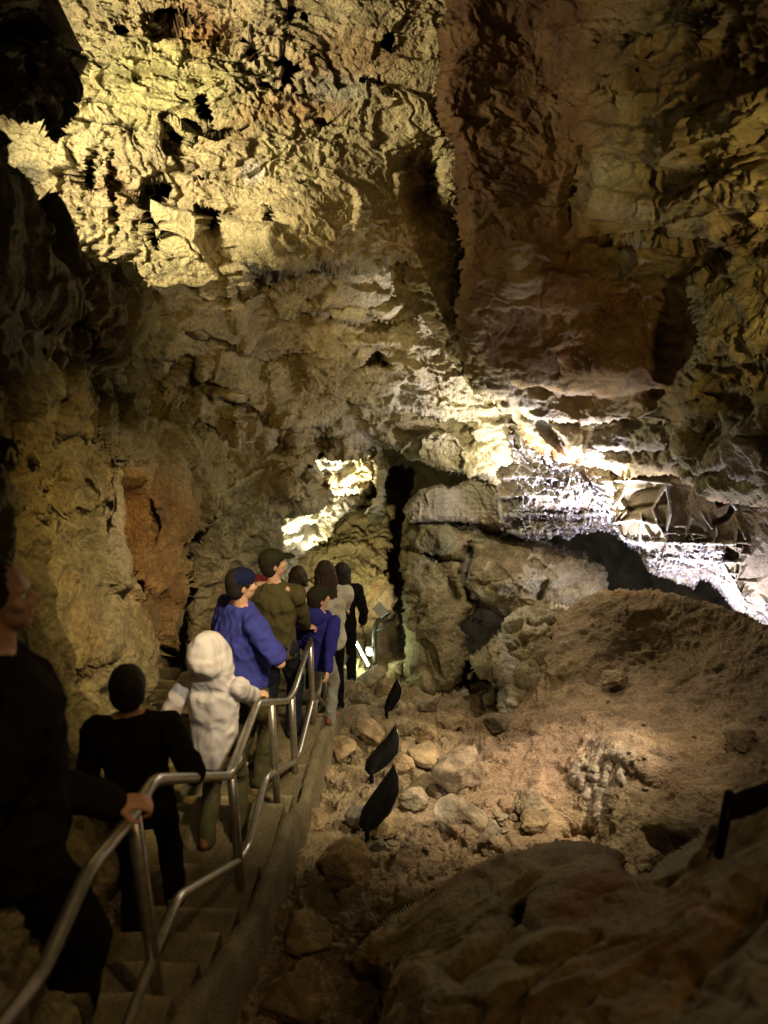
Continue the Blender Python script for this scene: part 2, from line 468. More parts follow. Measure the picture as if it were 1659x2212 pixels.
ceil_st = [(RUST, 0.75, blob(640, 235, 110, 40)), (RUST, 0.7, blob(420, 60, 90, 60, 30)), (np.array([0.34, 0.33, 0.27]), 0.8, blob(720, 185, 90, 40)), (RUST, 0.45, blob(760, 120, 140, 60)),
           (np.array([0.17, 0.18, 0.17]), 0.8, blob(65, 370, 22, 28, -30)), (WHITE * 0.85, 0.6, blob(545, 375, 28, 26)), (np.array([0.42, 0.42, 0.14]), 0.6, blob(350, 190, 170, 110)),
           (OLIVE, 0.7, blob(640, 560, 90, 40)), (RUST, 0.6, blob(900, 480, 70, 120)), (PALE, 0.85, blob(820, 920, 130, 55)), (PALE, 0.6, blob(880, 850, 50, 30)), (RUST, 0.6, blob(430, 960, 60, 60)),
           (DARK, 0.5, blob(300, 830, 170, 80)), (np.array([0.30, 0.22, 0.10]), 0.5, blob(700, 720, 260, 90)), (OLIVE * 0.8, 0.6, blob(560, 1110, 140, 120))]
structure(rock_sheet("cave_ceiling", ceil_poly, ceil_ctrl, M_ROCK,
    rough_rock(0.16, 0.12, 0.058, 0.031, 0.09, 3.8, 0.0, (0.9, 1, 1.35), 0.0, 1.0, lambda U, V: 0.6 + 0.4 * sstep(700, 350, U + 0.2 * V) + 0.15 * sstep(800, 1000, V), 0.09),
    colour_rock(TAN, YEL, GREY, ceil_st, 0.4), 2.5, None, 30, 0.35, 3.0, 8, ceil_feats, 3))

# ---- upper-left near shoulder of the ceiling (in its own shade)
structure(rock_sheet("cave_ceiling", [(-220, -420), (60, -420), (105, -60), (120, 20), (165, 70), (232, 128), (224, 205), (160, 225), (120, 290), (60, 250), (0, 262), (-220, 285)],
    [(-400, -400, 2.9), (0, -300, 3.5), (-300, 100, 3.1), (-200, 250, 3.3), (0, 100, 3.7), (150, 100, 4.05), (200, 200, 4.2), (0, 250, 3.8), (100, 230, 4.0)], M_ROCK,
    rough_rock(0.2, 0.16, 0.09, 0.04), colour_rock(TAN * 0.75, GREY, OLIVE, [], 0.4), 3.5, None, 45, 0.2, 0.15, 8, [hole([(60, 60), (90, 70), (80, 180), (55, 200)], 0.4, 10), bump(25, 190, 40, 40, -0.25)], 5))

# ---- left wall beside the path
lw_poly = [(-250, 170), (-120, 262), (0, 372), (62, 438), (128, 500), (180, 560), (260, 622), (330, 655), (352, 700), (330, 760), (345, 830), (400, 880), (462, 940), (486, 1010), (478, 1062), (440, 1108), (404, 1180), (388, 1290),
           (358, 1345), (346, 1410), (318, 1480), (322, 1560), (302, 1650), (262, 1760), (230, 1900), (215, 2300), (230, 2500), (-250, 2500)]
lw_ctrl = [(-300, 150, 2.6), (-300, 700, 2.4), (-300, 1400, 2.0), (-300, 2300, 1.7), (0, 420, 3.7), (0, 700, 3.7), (130, 560, 4.6), (250, 680, 5.6), (330, 680, 6.2), (330, 850, 7.4), (280, 830, 6.6), (100, 900, 4.4), (200, 1000, 5.3), (300, 1000, 6.5), (400, 990, 7.6),
           (470, 1020, 8.3), (430, 1100, 7.7), (350, 1300, 6.7), (250, 1300, 5.5), (100, 1300, 4.1), (0, 1200, 3.4), (280, 1600, 4.9), (150, 1700, 3.9), (0, 1700, 3.1), (230, 1900, 4.0), (200, 2300, 3.3), (0, 2300, 2.5), (380, 1180, 7.2)]
lw_feats = [ledge([(0, 955), (80, 965), (150, 930), (230, 955)], 0.5, 60, 8), ledge([(0, 1100), (90, 1110), (170, 1105), (235, 1080)], 0.25, 60, 8), bump(190, 1060, 22, 24, 0.3), bump(255, 1100, 14, 200, -0.22, 3, 3), bump(160, 1030, 40, 30, -0.2),
            crack([(262, 1240), (285, 1265), (280, 1300)], 0.3, 7), hole([(285, 1270), (305, 1250), (330, 1270), (318, 1290), (290, 1290)], 0.25, 6), crack([(330, 1090), (345, 1130), (318, 1190)], 0.2, 6), crack([(245, 1430), (250, 1480), (272, 1530)], 0.25, 7),
            hole([(190, 1420), (240, 1400), (250, 1440), (210, 1480), (150, 1470)], 0.35, 12), hole([(225, 1610), (262, 1600), (265, 1660), (228, 1655)], 0.4, 10), bump(300, 1600, 30, 80, -0.25, 0, 3), bump(280, 830, 110, 80, 0.4, 25, 3),
            ledge([(-100, 630), (60, 640), (180, 700), (260, 760)], 0.35, 80, 8), crack([(60, 750), (90, 850), (95, 920)], 0.2, 8), crack([(130, 560), (140, 640), (200, 740)], 0.2, 10)]
lw_st = [(RUST, 0.85, area([(262, 1040), (360, 1000), (440, 1100), (400, 1180), (380, 1300), (320, 1380), (270, 1300), (255, 1150)], 60)), (PALE * 0.8, 0.6, blob(245, 1160, 22, 160, 3)), (OLIVE * 1.1, 0.7, blob(120, 1250, 130, 160)),
         (PALE * 0.7, 0.5, blob(30, 690, 40, 60)), (DARK, 0.6, blob(330, 820, 90, 60)), (TAN * 0.9, 0.5, blob(260, 1450, 70, 220))]
structure(rock_sheet("cave_wall", lw_poly, lw_ctrl, M_WALL, rough_rock(0.20, 0.15, 0.09, 0.029, 0.03, 4, 0.05, (1.0, 0.7, 0.55), 0.07),
    colour_rock(np.array([0.37, 0.30, 0.135]), OLIVE * 1.15, np.array([0.33, 0.29, 0.17]), lw_st, 0.4), 3.0, 1.5, 60, 0.8, 1.2, 16, lw_feats, 21))

# ---- brown overhanging mass on the right
ro_poly = [(944, -420), (962, -60), (956, 90), (948, 200), (943, 268), (958, 300), (975, 350), (984, 420), (980, 520), (978, 600), (990, 700), (1004, 780), (1030, 830), (1068, 872), (1098, 920), (1130, 945), (1170, 985), (1208, 1005),
           (1232, 1012), (1262, 1020), (1330, 1034), (1400, 1030), (1452, 1022), (1475, 1052), (1560, 1075), (1960, 1100), (1960, -420)]
ro_ctrl = [(960, -300, 6.6), (960, 100, 7.2), (1000, 400, 7.3), (1000, 700, 7.9), (1080, 860, 8.5), (1220, 1000, 8.8), (1400, 1000, 8.4), (1200, 500, 7.5), (1180, 150, 7.5), (1150, -300, 7.0), (1400, 250, 6.7), (1400, -300, 6.0), (1600, 300, 5.9),
           (1450, 600, 7.2), (1480, 800, 7.6), (1350, 850, 8.1), (1600, 600, 6.5), (1600, 1000, 7.4), (1900, 400, 4.8), (1900, 1000, 6.0), (1120, 700, 7.9), (1100, 550, 7.4)]
ro_feats = [bump(1150, 250, 120, 200, 0.12, 0, 3), bump(1330, 130, 70, 60, -0.35, 0, 3), bump(1250, 380, 130, 50, 0.12, -30, 3), bump(1130, 560, 40, 60, -0.2, 0, 3), ledge([(1380, 535), (1450, 520), (1530, 500), (1659, 470)], 0.25, 60, 6),
            bump(1320, 560, 40, 30, 0.3, 0, 3), ledge([(1250, 520), (1320, 530), (1400, 512)], 0.3, 50, 6), ledge([(1060, 880), (1200, 905), (1350, 915), (1475, 905)], 0.22, 45, 4), ledge([(1290, 965), (1380, 975), (1475, 960)], 0.16, 25, 4),
            bump(1330, 800, 90, 40, -0.18, 0, 3), crack([(1110, 905), (1145, 960), (1190, 985)], 0.3, 8), crack([(1060, 890), (1075, 915), (1090, 930)], 0.3, 8), crack([(1170, 920), (1210, 960), (1235, 1000)], 0.3, 10), bump(1290, 1025, 60, 18, 0.5, 0, 3),
            ledge([(1100, 820), (1250, 850), (1440, 840)], 0.2, 60, 8), bump(1440, 700, 60, 140, 0.35, 0, 3), bump(1235, 440, 18, 120, 0.15, 10, 3)]
ro_stain_shade = [(RUST * 0.36, 1.0, area([(870, -420), (1300, -420), (1290, 200), (1240, 430), (1330, 560), (1480, 620), (1460, 800), (1250, 850), (1060, 800), (900, 600), (870, 400)], 60)), (YEL * 0.85, 0.75, area([(1270, 380), (1400, 240), (1700, 180), (1700, 520), (1450, 510), (1280, 470)], 50)),  # red-brown rock, deepened and run over the rim as painted shade
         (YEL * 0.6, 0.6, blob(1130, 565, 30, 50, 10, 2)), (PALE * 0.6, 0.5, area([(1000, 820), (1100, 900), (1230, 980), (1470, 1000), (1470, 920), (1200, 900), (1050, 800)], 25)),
         (np.array([0.45, 0.26, 0.16]), 0.9, blob(1180, 975, 75, 26, 20)), (np.array([0.055, 0.024, 0.008]), 0.97, area([(860, -420), (1260, -420), (1270, 120), (1240, 330), (1180, 480), (1080, 520), (900, 480)], 70))]  # near-black upper part: shade on the overhang painted into its colour
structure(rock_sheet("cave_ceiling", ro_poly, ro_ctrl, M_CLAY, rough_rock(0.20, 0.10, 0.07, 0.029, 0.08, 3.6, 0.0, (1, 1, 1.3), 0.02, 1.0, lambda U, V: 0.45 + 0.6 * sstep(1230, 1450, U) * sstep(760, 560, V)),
    colour_rock(np.array([0.22, 0.15, 0.07]), np.array([0.27, 0.20, 0.085]), OLIVE, ro_stain_shade, 0.35), 3.0, None, 50, 0.5, 1.0, 24, ro_feats, 33))

# ---- right-hand buttress
structure(rock_sheet("cave_wall", [(1482, 600), (1496, 660), (1512, 705), (1500, 760), (1480, 830), (1476, 905), (1468, 960), (1472, 1010), (1478, 1040), (1496, 1040), (1502, 1070), (1560, 1064), (1612, 1080), (1640, 1072), (1700, 1100), (1960, 1150), (1960, 500), (1700, 520), (1560, 560)],
    [(1490, 650, 6.9), (1500, 760, 6.8), (1490, 950, 6.9), (1580, 700, 6.4), (1640, 950, 6.2), (1560, 1060, 7.0), (1900, 600, 4.9), (1900, 1100, 5.4), (1700, 850, 5.7)], M_WALL,
    rough_rock(0.15, 0.08, 0.035, 0.014, 0.06, 4, 0, (1, 1, 1)), colour_rock(np.array([0.33, 0.26, 0.14]), YEL * 0.8, OLIVE, [(PALE * 0.8, 0.8, blob(1600, 960, 60, 70)), (DARK, 0.6, blob(1520, 940, 45, 35))], 0.35), 3.0, None, 22, 0.4, 1.5, 6,
    [ledge([(1480, 790), (1560, 800), (1659, 780)], 0.2, 40, 5), ledge([(1475, 1000), (1500, 1020), (1560, 1000), (1659, 1020)], 0.25, 40, 5), bump(1515, 935, 45, 40, 0.3, 0, 4), bump(1600, 960, 60, 50, -0.15), ledge([(1480, 860), (1540, 850), (1659, 870)], 0.2, 35, 5), hole([(1490, 1010), (1497, 1005), (1500, 1050), (1491, 1055)], 0.4, 4)], 35))

# ---- hidden back chamber so that the far gaps end in rock
structure(rock_sheet("cave_wall", [(150, 780), (1500, 700), (1900, 1000), (1900, 1500), (1200, 1600), (900, 1600), (250, 1650)],
    [(150, 780, 13.5), (1500, 700, 14.5), (1900, 1500, 14), (250, 1650, 12.5), (900, 1600, 15.0), (850, 1100, 16)], M_WALL, rough_rock(0.3, 0.2, 0.1, 0.04), colour_rock(TAN * 0.6, OLIVE * 0.7, GREY * 0.6, [], 0.5), 9, None, 60, 1.0, 2.0, 8, [], 41))

# ---- lamp-lit rock at the end of the path
structure(rock_sheet("cave_wall", [(585, 1260), (640, 1200), (668, 1150), (720, 1125), (800, 1075), (838, 1070), (846, 1150), (836, 1230), (848, 1262), (862, 1300), (868, 1340), (872, 1400), (864, 1470), (760, 1500), (640, 1500), (585, 1400)],
    [(600, 1300, 12.8), (700, 1150, 13.4), (820, 1090, 13.8), (760, 1250, 12.7), (840, 1230, 12.6), (850, 1350, 11.5), (850, 1450, 11.2), (720, 1400, 12.0), (650, 1480, 12.2)], M_ROCK,
    rough_rock(0.2, 0.14, 0.06, 0.03, 0.05, 6), colour_rock(TAN, YEL, GREY, [(np.array([0.42, 0.33, 0.27]), 0.9, area([(800, 1300), (880, 1250), (880, 1430), (800, 1430)], 20)), (YEL, 0.6, blob(740, 1240, 60, 50))], 0.3), 2.5, None, 18, 0.35, 1.5, 6,
    [ledge([(700, 1215), (750, 1210), (800, 1250)], 0.25, 40, 5), ledge([(780, 1330), (820, 1345), (850, 1330)], 0.2, 30, 5), crack([(770, 1190), (800, 1220), (830, 1235)], 0.3, 6), bump(740, 1250, 50, 50, -0.25)], 43))

# ---- pale rock hanging from the roof
hr = rock_sheet("hanging_rock", [(602, 1000), (664, 1000), (680, 984), (742, 976), (798, 972), (806, 985), (800, 1020), (812, 1048), (800, 1060), (790, 1082), (762, 1098), (722, 1128), (690, 1160), (655, 1196), (628, 1226), (610, 1250), (585, 1245), (598, 1225), (562, 1204), (575, 1190), (600, 1160), (590, 1090)],
    [(600, 1000, 10.8), (700, 990, 11.0), (800, 980, 11.2), (800, 1050, 11.5), (720, 1100, 11.5), (650, 1180, 11.3), (600, 1230, 10.9), (600, 1100, 10.8)], M_ROCK,
    rough_rock(0.14, 0.12, 0.08, 0.05, 0.08, 7, 0.05), colour_rock(PALE, YEL * 1.15, PALE, [(np.array([0.5, 0.3, 0.12]), 0.7, blob(720, 1040, 60, 14)), (RUST, 0.4, blob(740, 1075, 40, 10))], 0.2), 2.0, None, 14, 0.3, 1.2, 6,
    [ledge([(690, 1030), (740, 1042), (800, 1035)], 0.2, 25, 4), ledge([(690, 1062), (740, 1066), (790, 1060)], 0.2, 20, 4), crack([(690, 1005), (705, 1030), (702, 1055)], 0.2, 6)], 51)
tag(hr, "cream coloured jagged rock hanging over the far end of the path, lit from behind", "hanging rock", kind='thing')
st = rock_sheet("stalactite", [(806, 980), (824, 974), (846, 980), (852, 1010), (838, 1040), (834, 1090), (826, 1120), (820, 1144), (812, 1138), (808, 1100), (808, 1060), (802, 1030)],
    [(806, 980, 11.0), (846, 980, 11.0), (830, 1060, 11.1), (818, 1140, 11.2)], M_ROCK, rough_rock(0.05, 0.05, 0.05, 0.04, 0.03, 8, 0.03, (1, 1, .6)), colour_rock(PALE, PALE, YEL, [], 0.25), 1.8, None, 12, 0.2, 0.3, 4, [], 53)
tag(st, "narrow cream stalactite pointing down beside the dark slit", "stalactite", kind='thing')

# ---- pillar and rounded rocks right of the path's end
pl = rock_sheet("rock_pillar", [(872, 1160), (878, 1120), (930, 1112), (960, 1128), (1010, 1130), (1090, 1150), (1180, 1165), (1260, 1195), (1315, 1235), (1308, 1290), (1240, 1318), (1130, 1345), (1095, 1335), (1062, 1318), (1036, 1312), (1010, 1335), (992, 1360), (998, 1400), (1004, 1432), (996, 1470),
                                      (960, 1496), (930, 1512), (896, 1492), (880, 1450), (884, 1420), (872, 1360), (868, 1300), (870, 1230)],
    [(870, 1150, 10.6), (950, 1130, 10.8), (1100, 1150, 11.0), (1300, 1240, 10.4), (940, 1300, 9.9), (880, 1400, 9.9), (940, 1480, 9.6), (1000, 1340, 10.0), (1150, 1240, 10.1), (1100, 1320, 9.8), (1240, 1300, 10.0)], M_WALL,
    rough_rock(0.12, 0.07, 0.035, 0.02, 0.02, 5, 0.02), colour_rock(np.array([0.33, 0.26, 0.14]), OLIVE, np.array([0.34, 0.25, 0.12]), [(PALE, 0.8, lambda U, V: np.exp(-(line_d(U, V, [(1018, 1190), (1008, 1235), (1020, 1285), (1060, 1310), (1095, 1330)]) / 9) ** 2)), (PALE * 0.75, 0.6, blob(1170, 1245, 45, 40)), (MUD * 0.8, 0.7, blob(1080, 1215, 60, 40)), (MUD * 0.7, 0.6, blob(1250, 1240, 60, 30)), (PALE * .7, .6, blob(1050, 1295, 45, 14, 30))], 0.3), 2.2, None, 22, 0.45, 1.2, 6,
    [crack([(1012, 1185), (1002, 1240), (1014, 1292), (1060, 1322)], 0.5, 9), bump(1100, 1230, 80, 60, -0.4, 0, 3), bump(1240, 1260, 70, 45, -0.3, 0, 3), bump(950, 1400, 50, 90, -0.25, 0, 3), crack([(940, 1200), (965, 1240), (985, 1290)], 0.25, 10), bump(940, 1160, 40, 25, -0.3, 0, 3), crack([(880, 1190), (930, 1200), (990, 1215)], 0.35, 9),
     crack([(900, 1380), (930, 1400), (950, 1460)], 0.12, 4), crack([(1165, 1290), (1185, 1240), (1150, 1210)], 0.2, 8)], 55)
tag(pl, "broad olive brown rock pillar with rounded shoulders right of the path's end", "rock pillar", kind='thing')

# ---- crusted block at the head of the slope
cb = rock_sheet("rock_block", [(1030, 1425), (1062, 1396), (1090, 1372), (1100, 1340), (1130, 1322), (1190, 1306), (1226, 1322), (1232, 1360), (1216, 1400), (1226, 1432), (1196, 1470), (1150, 1500), (1120, 1530), (1108, 1560), (1108, 1604), (1092, 1570), (1086, 1520), (1088, 1486), (1060, 1456), (1038, 1450)],
    [(1030, 1430, 8.9), (1100, 1350, 8.9), (1200, 1310, 8.9), (1220, 1430, 8.5), (1120, 1520, 8.0), (1100, 1600, 7.8), (1150, 1420, 8.3), (1060, 1430, 8.6)], M_WALL,
    rough_rock(0.10, 0.08, 0.05, 0.03, 0.03, 6, 0.03), colour_rock(np.array([0.36, 0.29, 0.16]), GREY, TAN, [(PALE, 0.95, lambda U, V: np.exp(-(line_d(U, V, [(1100, 1335), (1092, 1400), (1102, 1440), (1096, 1500), (1104, 1590)]) / 13) ** 2)), (PALE, 0.85, lambda U, V: np.exp(-(line_d(U, V, [(1110, 1480), (1150, 1475), (1170, 1452)]) / 8) ** 2)), (PALE * .8, .6, blob(1160, 1345, 50, 25))], 0.25), 2.0, None, 18, 0.4, 1.2, 6,
    [crack([(1128, 1340), (1150, 1352), (1200, 1350)], 0.2, 6), ledge([(1110, 1470), (1150, 1475), (1200, 1460)], 0.3, 30, 5), hole([(1205, 1375), (1222, 1360), (1218, 1425), (1206, 1420)], 0.35, 6), crack([(1100, 1400), (1120, 1440), (1115, 1470)], 0.2, 7), ledge([(1105, 1420), (1180, 1430), (1200, 1420)], 0.12, 20, 4)], 57)
tag(cb, "tan rock block with a white crusted left edge at the head of the mud slope", "rock block", kind='thing')
# ---- boxwork: thin calcite fins standing out of the roof on the right
bx_poly = [(864, 1106), (878, 1080), (905, 1058), (950, 1047), (1000, 1040), (1014, 1012), (990, 985), (962, 968), (955, 930), (975, 890), (1000, 850), (1040, 800), (1120, 860), (1240, 950), (1340, 990), (1480, 990), (1640, 1040), (1980, 1060), (1980, 1640), (1760, 1480), (1659, 1374), (1632, 1352), (1604, 1338), (1580, 1318),
           (1566, 1292), (1548, 1272), (1528, 1256), (1516, 1250), (1500, 1276), (1470, 1262), (1440, 1250), (1408, 1240), (1392, 1220), (1386, 1196), (1362, 1178), (1340, 1166), (1318, 1150), (1296, 1146), (1270, 1152), (1246, 1150), (1226, 1166), (1206, 1152), (1190, 1162), (1150, 1168), (1118, 1158), (1084, 1146), (1040, 1136), (990, 1128), (940, 1128), (884, 1134)]
bx_ctrl = [(870, 1100, 10.20), (900, 1040, 10.30), (960, 920, 10.35), (1000, 1080, 10.25), (1070, 900, 9.95), (1080, 1140, 9.95), (1040, 850, 10.05), (1120, 950, 9.70), (1200, 1010, 9.65), (1180, 1080, 9.65), (1250, 1140, 9.70), (1300, 1060, 9.30), (1320, 1130, 9.45), (1380, 1120, 8.95), (1390, 1190, 9.15),
           (1440, 1100, 8.75), (1480, 1165, 8.65), (1480, 1240, 9.05), (1560, 1170, 8.40), (1550, 1260, 8.85), (1600, 1250, 8.35), (1659, 1200, 8.05), (1659, 1300, 8.20), (1640, 1345, 8.45), (1900, 1100, 7.05), (1900, 1500, 7.35), (1400, 1040, 8.95), (1550, 1080, 8.45)]
band_lo = [(950, 990), (1085, 1146), (1150, 1160), (1240, 1150), (1318, 1150), (1386, 1196), (1408, 1240), (1470, 1262), (1516, 1252), (1566, 1292), (1604, 1338), (1659, 1374), (1800, 1500)]
band_hi = [(950, 880), (1070, 900), (1130, 950), (1230, 1012), (1300, 1050), (1345, 1165), (1390, 1172), (1480, 1176), (1560, 1185), (1600, 1290), (1659, 1312), (1800, 1400)]
def undercut(U, V):              # the lip turns under towards the lower edge of the band
    lo = np.interp(U, *zip(*band_lo)); hi = np.interp(U, *zip(*band_hi))
    t = np.clip((V - hi) / np.maximum(lo - hi, 20), 0, 1.2)
    return 0.42 * t ** 1.2 * sstep(930, 1060, U)
fin_a = [[(1036, 958), (1046, 990), (1058, 1020), (1072, 1050), (1080, 1100), (1085, 1148)], [(952, 926), (1000, 920), (1060, 922), (1110, 916)], [(958, 966), (1010, 958), (1080, 966)], [(1062, 1034), (1130, 1028), (1200, 1034)], [(1074, 1076), (1140, 1068), (1210, 1072)],
         [(1082, 1112), (1160, 1110), (1240, 1114), (1300, 1108)], [(1085, 1146), (1150, 1150), (1200, 1140), (1260, 1138), (1318, 1148)], [(1180, 1108), (1182, 1130), (1186, 1164)], [(1130, 1072), (1128, 1110), (1134, 1148)], [(1150, 1010), (1190, 1050), (1220, 1100), (1250, 1120)], [(1240, 1012), (1280, 1060), (1310, 1110), (1345, 1160)],
         [(1096, 930), (1110, 970), (1140, 1000)], [(1330, 1130), (1370, 1122), (1430, 1136)], [(1386, 1112), (1384, 1160), (1380, 1176)], [(1440, 1050), (1410, 1100), (1420, 1130), (1440, 1165)], [(1440, 1050), (1448, 1110), (1436, 1160)], [(1340, 1166), (1400, 1172), (1500, 1174), (1585, 1176)],
         [(1390, 1208), (1450, 1206), (1540, 1212), (1600, 1214)], [(1555, 1176), (1560, 1215), (1580, 1250), (1605, 1290)], [(1420, 1178), (1424, 1210)], [(1470, 1178), (1474, 1210)], [(1520, 1178), (1512, 1212)], [(1480, 1040), (1530, 1050), (1570, 1070), (1590, 1100)], [(1300, 1040), (1380, 1038), (1450, 1046)]]
fin_f = fins(fin_a, 0.12, 2.9)
rng_ = np.random.default_rng(5)
fin_b = []
for k in range(130):               # the small criss-cross veins between them
    u0 = rng_.uniform(1050, 1340); v0 = rng_.uniform(965, 1145)
    if k > 70: u0 = rng_.uniform(1330, 1620); v0 = rng_.uniform(1120, 1290)
    a = rng_.choice([0.1, 0.15, 1.4, 1.1, 2.0, 0.9]) + rng_.normal(0, .2); l = rng_.uniform(12, 32)
    m = (u0 + rng_.normal(0, 3), v0 + rng_.normal(0, 3))
    fin_b.append([(u0 - l * math.cos(a), v0 - l * math.sin(a)), m, (u0 + l * math.cos(a), v0 + l * math.sin(a))])
fin_g = fins(fin_b, 0.075, 2.3)
fin_c = [[(875, 1050 + 9 * k + rng_.normal(0, 2)), (940, 1046 + 9.5 * k + rng_.normal(0, 3)), (1010, 1046 + 9.5 * k + rng_.normal(0, 3)), (1078, 1050 + 9.5 * k)] for k in range(9)] + \
        [[(u + rng_.normal(0, 4), 1046), (u + rng_.normal(0, 5), 1090), (u + rng_.normal(0, 4), 1130)] for u in range(890, 1080, 17)]
fin_h = fins(fin_c, 0.022, 2.4)
def box_rough(q, U, V, seed):
    base, mk = rough_rock(0.07, 0.05, 0.03, 0.012, 0.05, 6, 0.0)(q, U, V, seed)
    near = sstep(1330, 1360, U) * sstep(1600, 1560, U) * sstep(1180, 1165, V)       # the smooth panels
    lo = np.interp(U, *zip(*band_lo)); hi = np.interp(U, *zip(*band_hi))
    bandm = sstep(hi - 25, hi + 10, V) * sstep(1090, 1140, U)
    qw = q + 0.10 * np.stack([perlin(q * 3, 1), perlin(q * 3, 2), perlin(q * 3, 3)], -1)
    o, p, b = cells(qw * 4.6, seed + 60)
    o2, p2, bb = cells(qw * 10.0, seed + 61)
    net = np.exp(-(b / 0.05) ** 2) * 0.07 + np.exp(-(bb / 0.06) ** 2) * 0.025
    mk = dict(mk, net=np.clip(net / 0.07, 0, 1) * bandm)
    return base * (1 - 0.75 * near) + net * bandm + 0.03 * bandm * fbm(q, 14, 3, seed + 62), mk
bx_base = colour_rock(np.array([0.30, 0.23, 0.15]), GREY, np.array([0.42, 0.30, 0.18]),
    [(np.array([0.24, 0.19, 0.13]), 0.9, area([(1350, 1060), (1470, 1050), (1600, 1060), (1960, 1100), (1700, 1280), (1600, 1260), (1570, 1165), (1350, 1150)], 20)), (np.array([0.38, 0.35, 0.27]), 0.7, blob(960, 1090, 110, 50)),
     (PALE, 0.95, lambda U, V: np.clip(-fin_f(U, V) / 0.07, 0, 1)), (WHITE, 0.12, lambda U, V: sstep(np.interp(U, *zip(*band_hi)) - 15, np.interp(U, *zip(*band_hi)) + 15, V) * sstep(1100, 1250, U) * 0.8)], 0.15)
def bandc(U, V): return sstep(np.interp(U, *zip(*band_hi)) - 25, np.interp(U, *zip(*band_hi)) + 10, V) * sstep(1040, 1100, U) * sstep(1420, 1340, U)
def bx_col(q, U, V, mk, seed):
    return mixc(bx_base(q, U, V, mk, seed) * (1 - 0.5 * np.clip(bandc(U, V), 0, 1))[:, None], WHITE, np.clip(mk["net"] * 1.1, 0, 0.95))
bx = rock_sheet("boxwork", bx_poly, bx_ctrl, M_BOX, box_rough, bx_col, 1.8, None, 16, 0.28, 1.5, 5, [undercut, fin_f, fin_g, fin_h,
    ledge([(1340, 1100), (1400, 1090), (1440, 1085)], 0.1, 20, 4), hole([(1350, 1060), (1430, 1050), (1420, 1095), (1360, 1110), (1340, 1080)], 0.05, 6), hole([(1545, 1085), (1565, 1080), (1568, 1092), (1550, 1098)], 0.05, 4), crack([(1545, 1130), (1570, 1118), (1580, 1100)], 0.15, 5),
    hole([(1570, 1180), (1600, 1195), (1595, 1215), (1565, 1212)], 0.1, 5), bump(1210, 1110, 80, 20, 0.2, 0, 3), 
    ledge([(970, 885), (1010, 895), (1070, 905)], 0.2, 25, 4), hole([(965, 935), (1000, 928), (1000, 950), (968, 955)], 0.2, 5)], 61, 0.75)
tag(bx, "ledge of white calcite boxwork fins brightly lit along the roof on the right", "boxwork", kind='thing')

# ================================================================== ground
PATH = [(-1.5, -1.05), (0.0, -1.6), (2.33, -3.03), (3.21, -3.54), (4.19, -3.77), (4.71, -4.09), (5.66, -4.16), (6.3, -4.5), (7.82, -5.2), (9.16, -5.62), (10.5, -5.9), (12.0, -6.0)]
def path_z(y): return np.interp(y, *zip(*PATH)) + CZ
def rail_x(y): return -1.03 + 0.069 * y

fl_poly = [(420, 1450), (560, 1430), (700, 1415), (780, 1395), (880, 1420), (960, 1430), (1040, 1420), (1090, 1400), (1150, 1370), (1215, 1318), (1290, 1282), (1340, 1272), (1400, 1276), (1440, 1284), (1500, 1300), (1545, 1296), (1600, 1330), (1659, 1362), (1780, 1400), (1980, 1450), (1980, 2600), (330, 2600), (400, 2000)]
fl_ctrl = [(780, 1400, 12.0), (900, 1430, 11.2), (700, 1430, 11.0), (560, 1430, 10.8), (800, 1470, 9.9), (740, 1500, 9.3), (700, 1600, 7.6), (850, 1550, 8.2), (950, 1540, 8.4), (1040, 1520, 9.0), (1040, 1430, 11), (1060, 1580, 7.9), (650, 1750, 6.2), (800, 1700, 6.4), (900, 1800, 5.65),
           (900, 1700, 6.4), (1000, 1760, 5.9), (1100, 1800, 5.55), (620, 1900, 5.1), (750, 1930, 4.95), (600, 2000, 4.55), (900, 1920, 4.9), (540, 2200, 3.75), (700, 2212, 3.65), (800, 2100, 4.0), (1130, 1600, 7.0), (1100, 1700, 6.3), (1200, 1700, 6.05), (1220, 1600, 6.7), (1300, 1500, 7.3),
           (1150, 1420, 8.6), (1200, 1350, 8.6), (1300, 1290, 8.35), (1420, 1290, 8.0), (1540, 1310, 7.45), (1420, 1400, 7.7), (1500, 1500, 6.7), (1640, 1380, 6.9), (1640, 1500, 6.3), (1640, 1650, 5.2), (1500, 1650, 5.6), (1400, 1620, 5.9), (1340, 1620, 5.85), (1300, 1660, 5.85), (1280, 1800, 5.6), (1400, 1780, 5.1), (1500, 1900, 4.3),
           (1200, 1850, 5.3), (1200, 1950, 4.8), (1000, 2000, 4.5), (1400, 2212, 3.2), (1000, 2400, 3.3), (1900, 1450, 5.6), (1900, 1800, 3.9), (1900, 2400, 2.4), (400, 2500, 2.9), (500, 1700, 6.3), (450, 1900, 5.2)]
fl_feats = [ledge([(1180, 1650), (1230, 1665), (1280, 1650), (1330, 1640), (1400, 1690), (1450, 1700)], 0.16, 90, 22), bump(1250, 1820, 45, 30, 0.2, 0, 3), bump(1050, 1585, 60, 26, 0.3, 0, 3), bump(1300, 1590, 60, 25, -0.10), bump(1440, 1640, 120, 30, -0.10, 10), bump(960, 1860, 90, 30, 0.1), bump(1385, 1315, 40, 14, -0.12), bump(1180, 1560, 70, 30, -0.12, -30), bump(1500, 1400, 140, 40, 0.15, -20)]
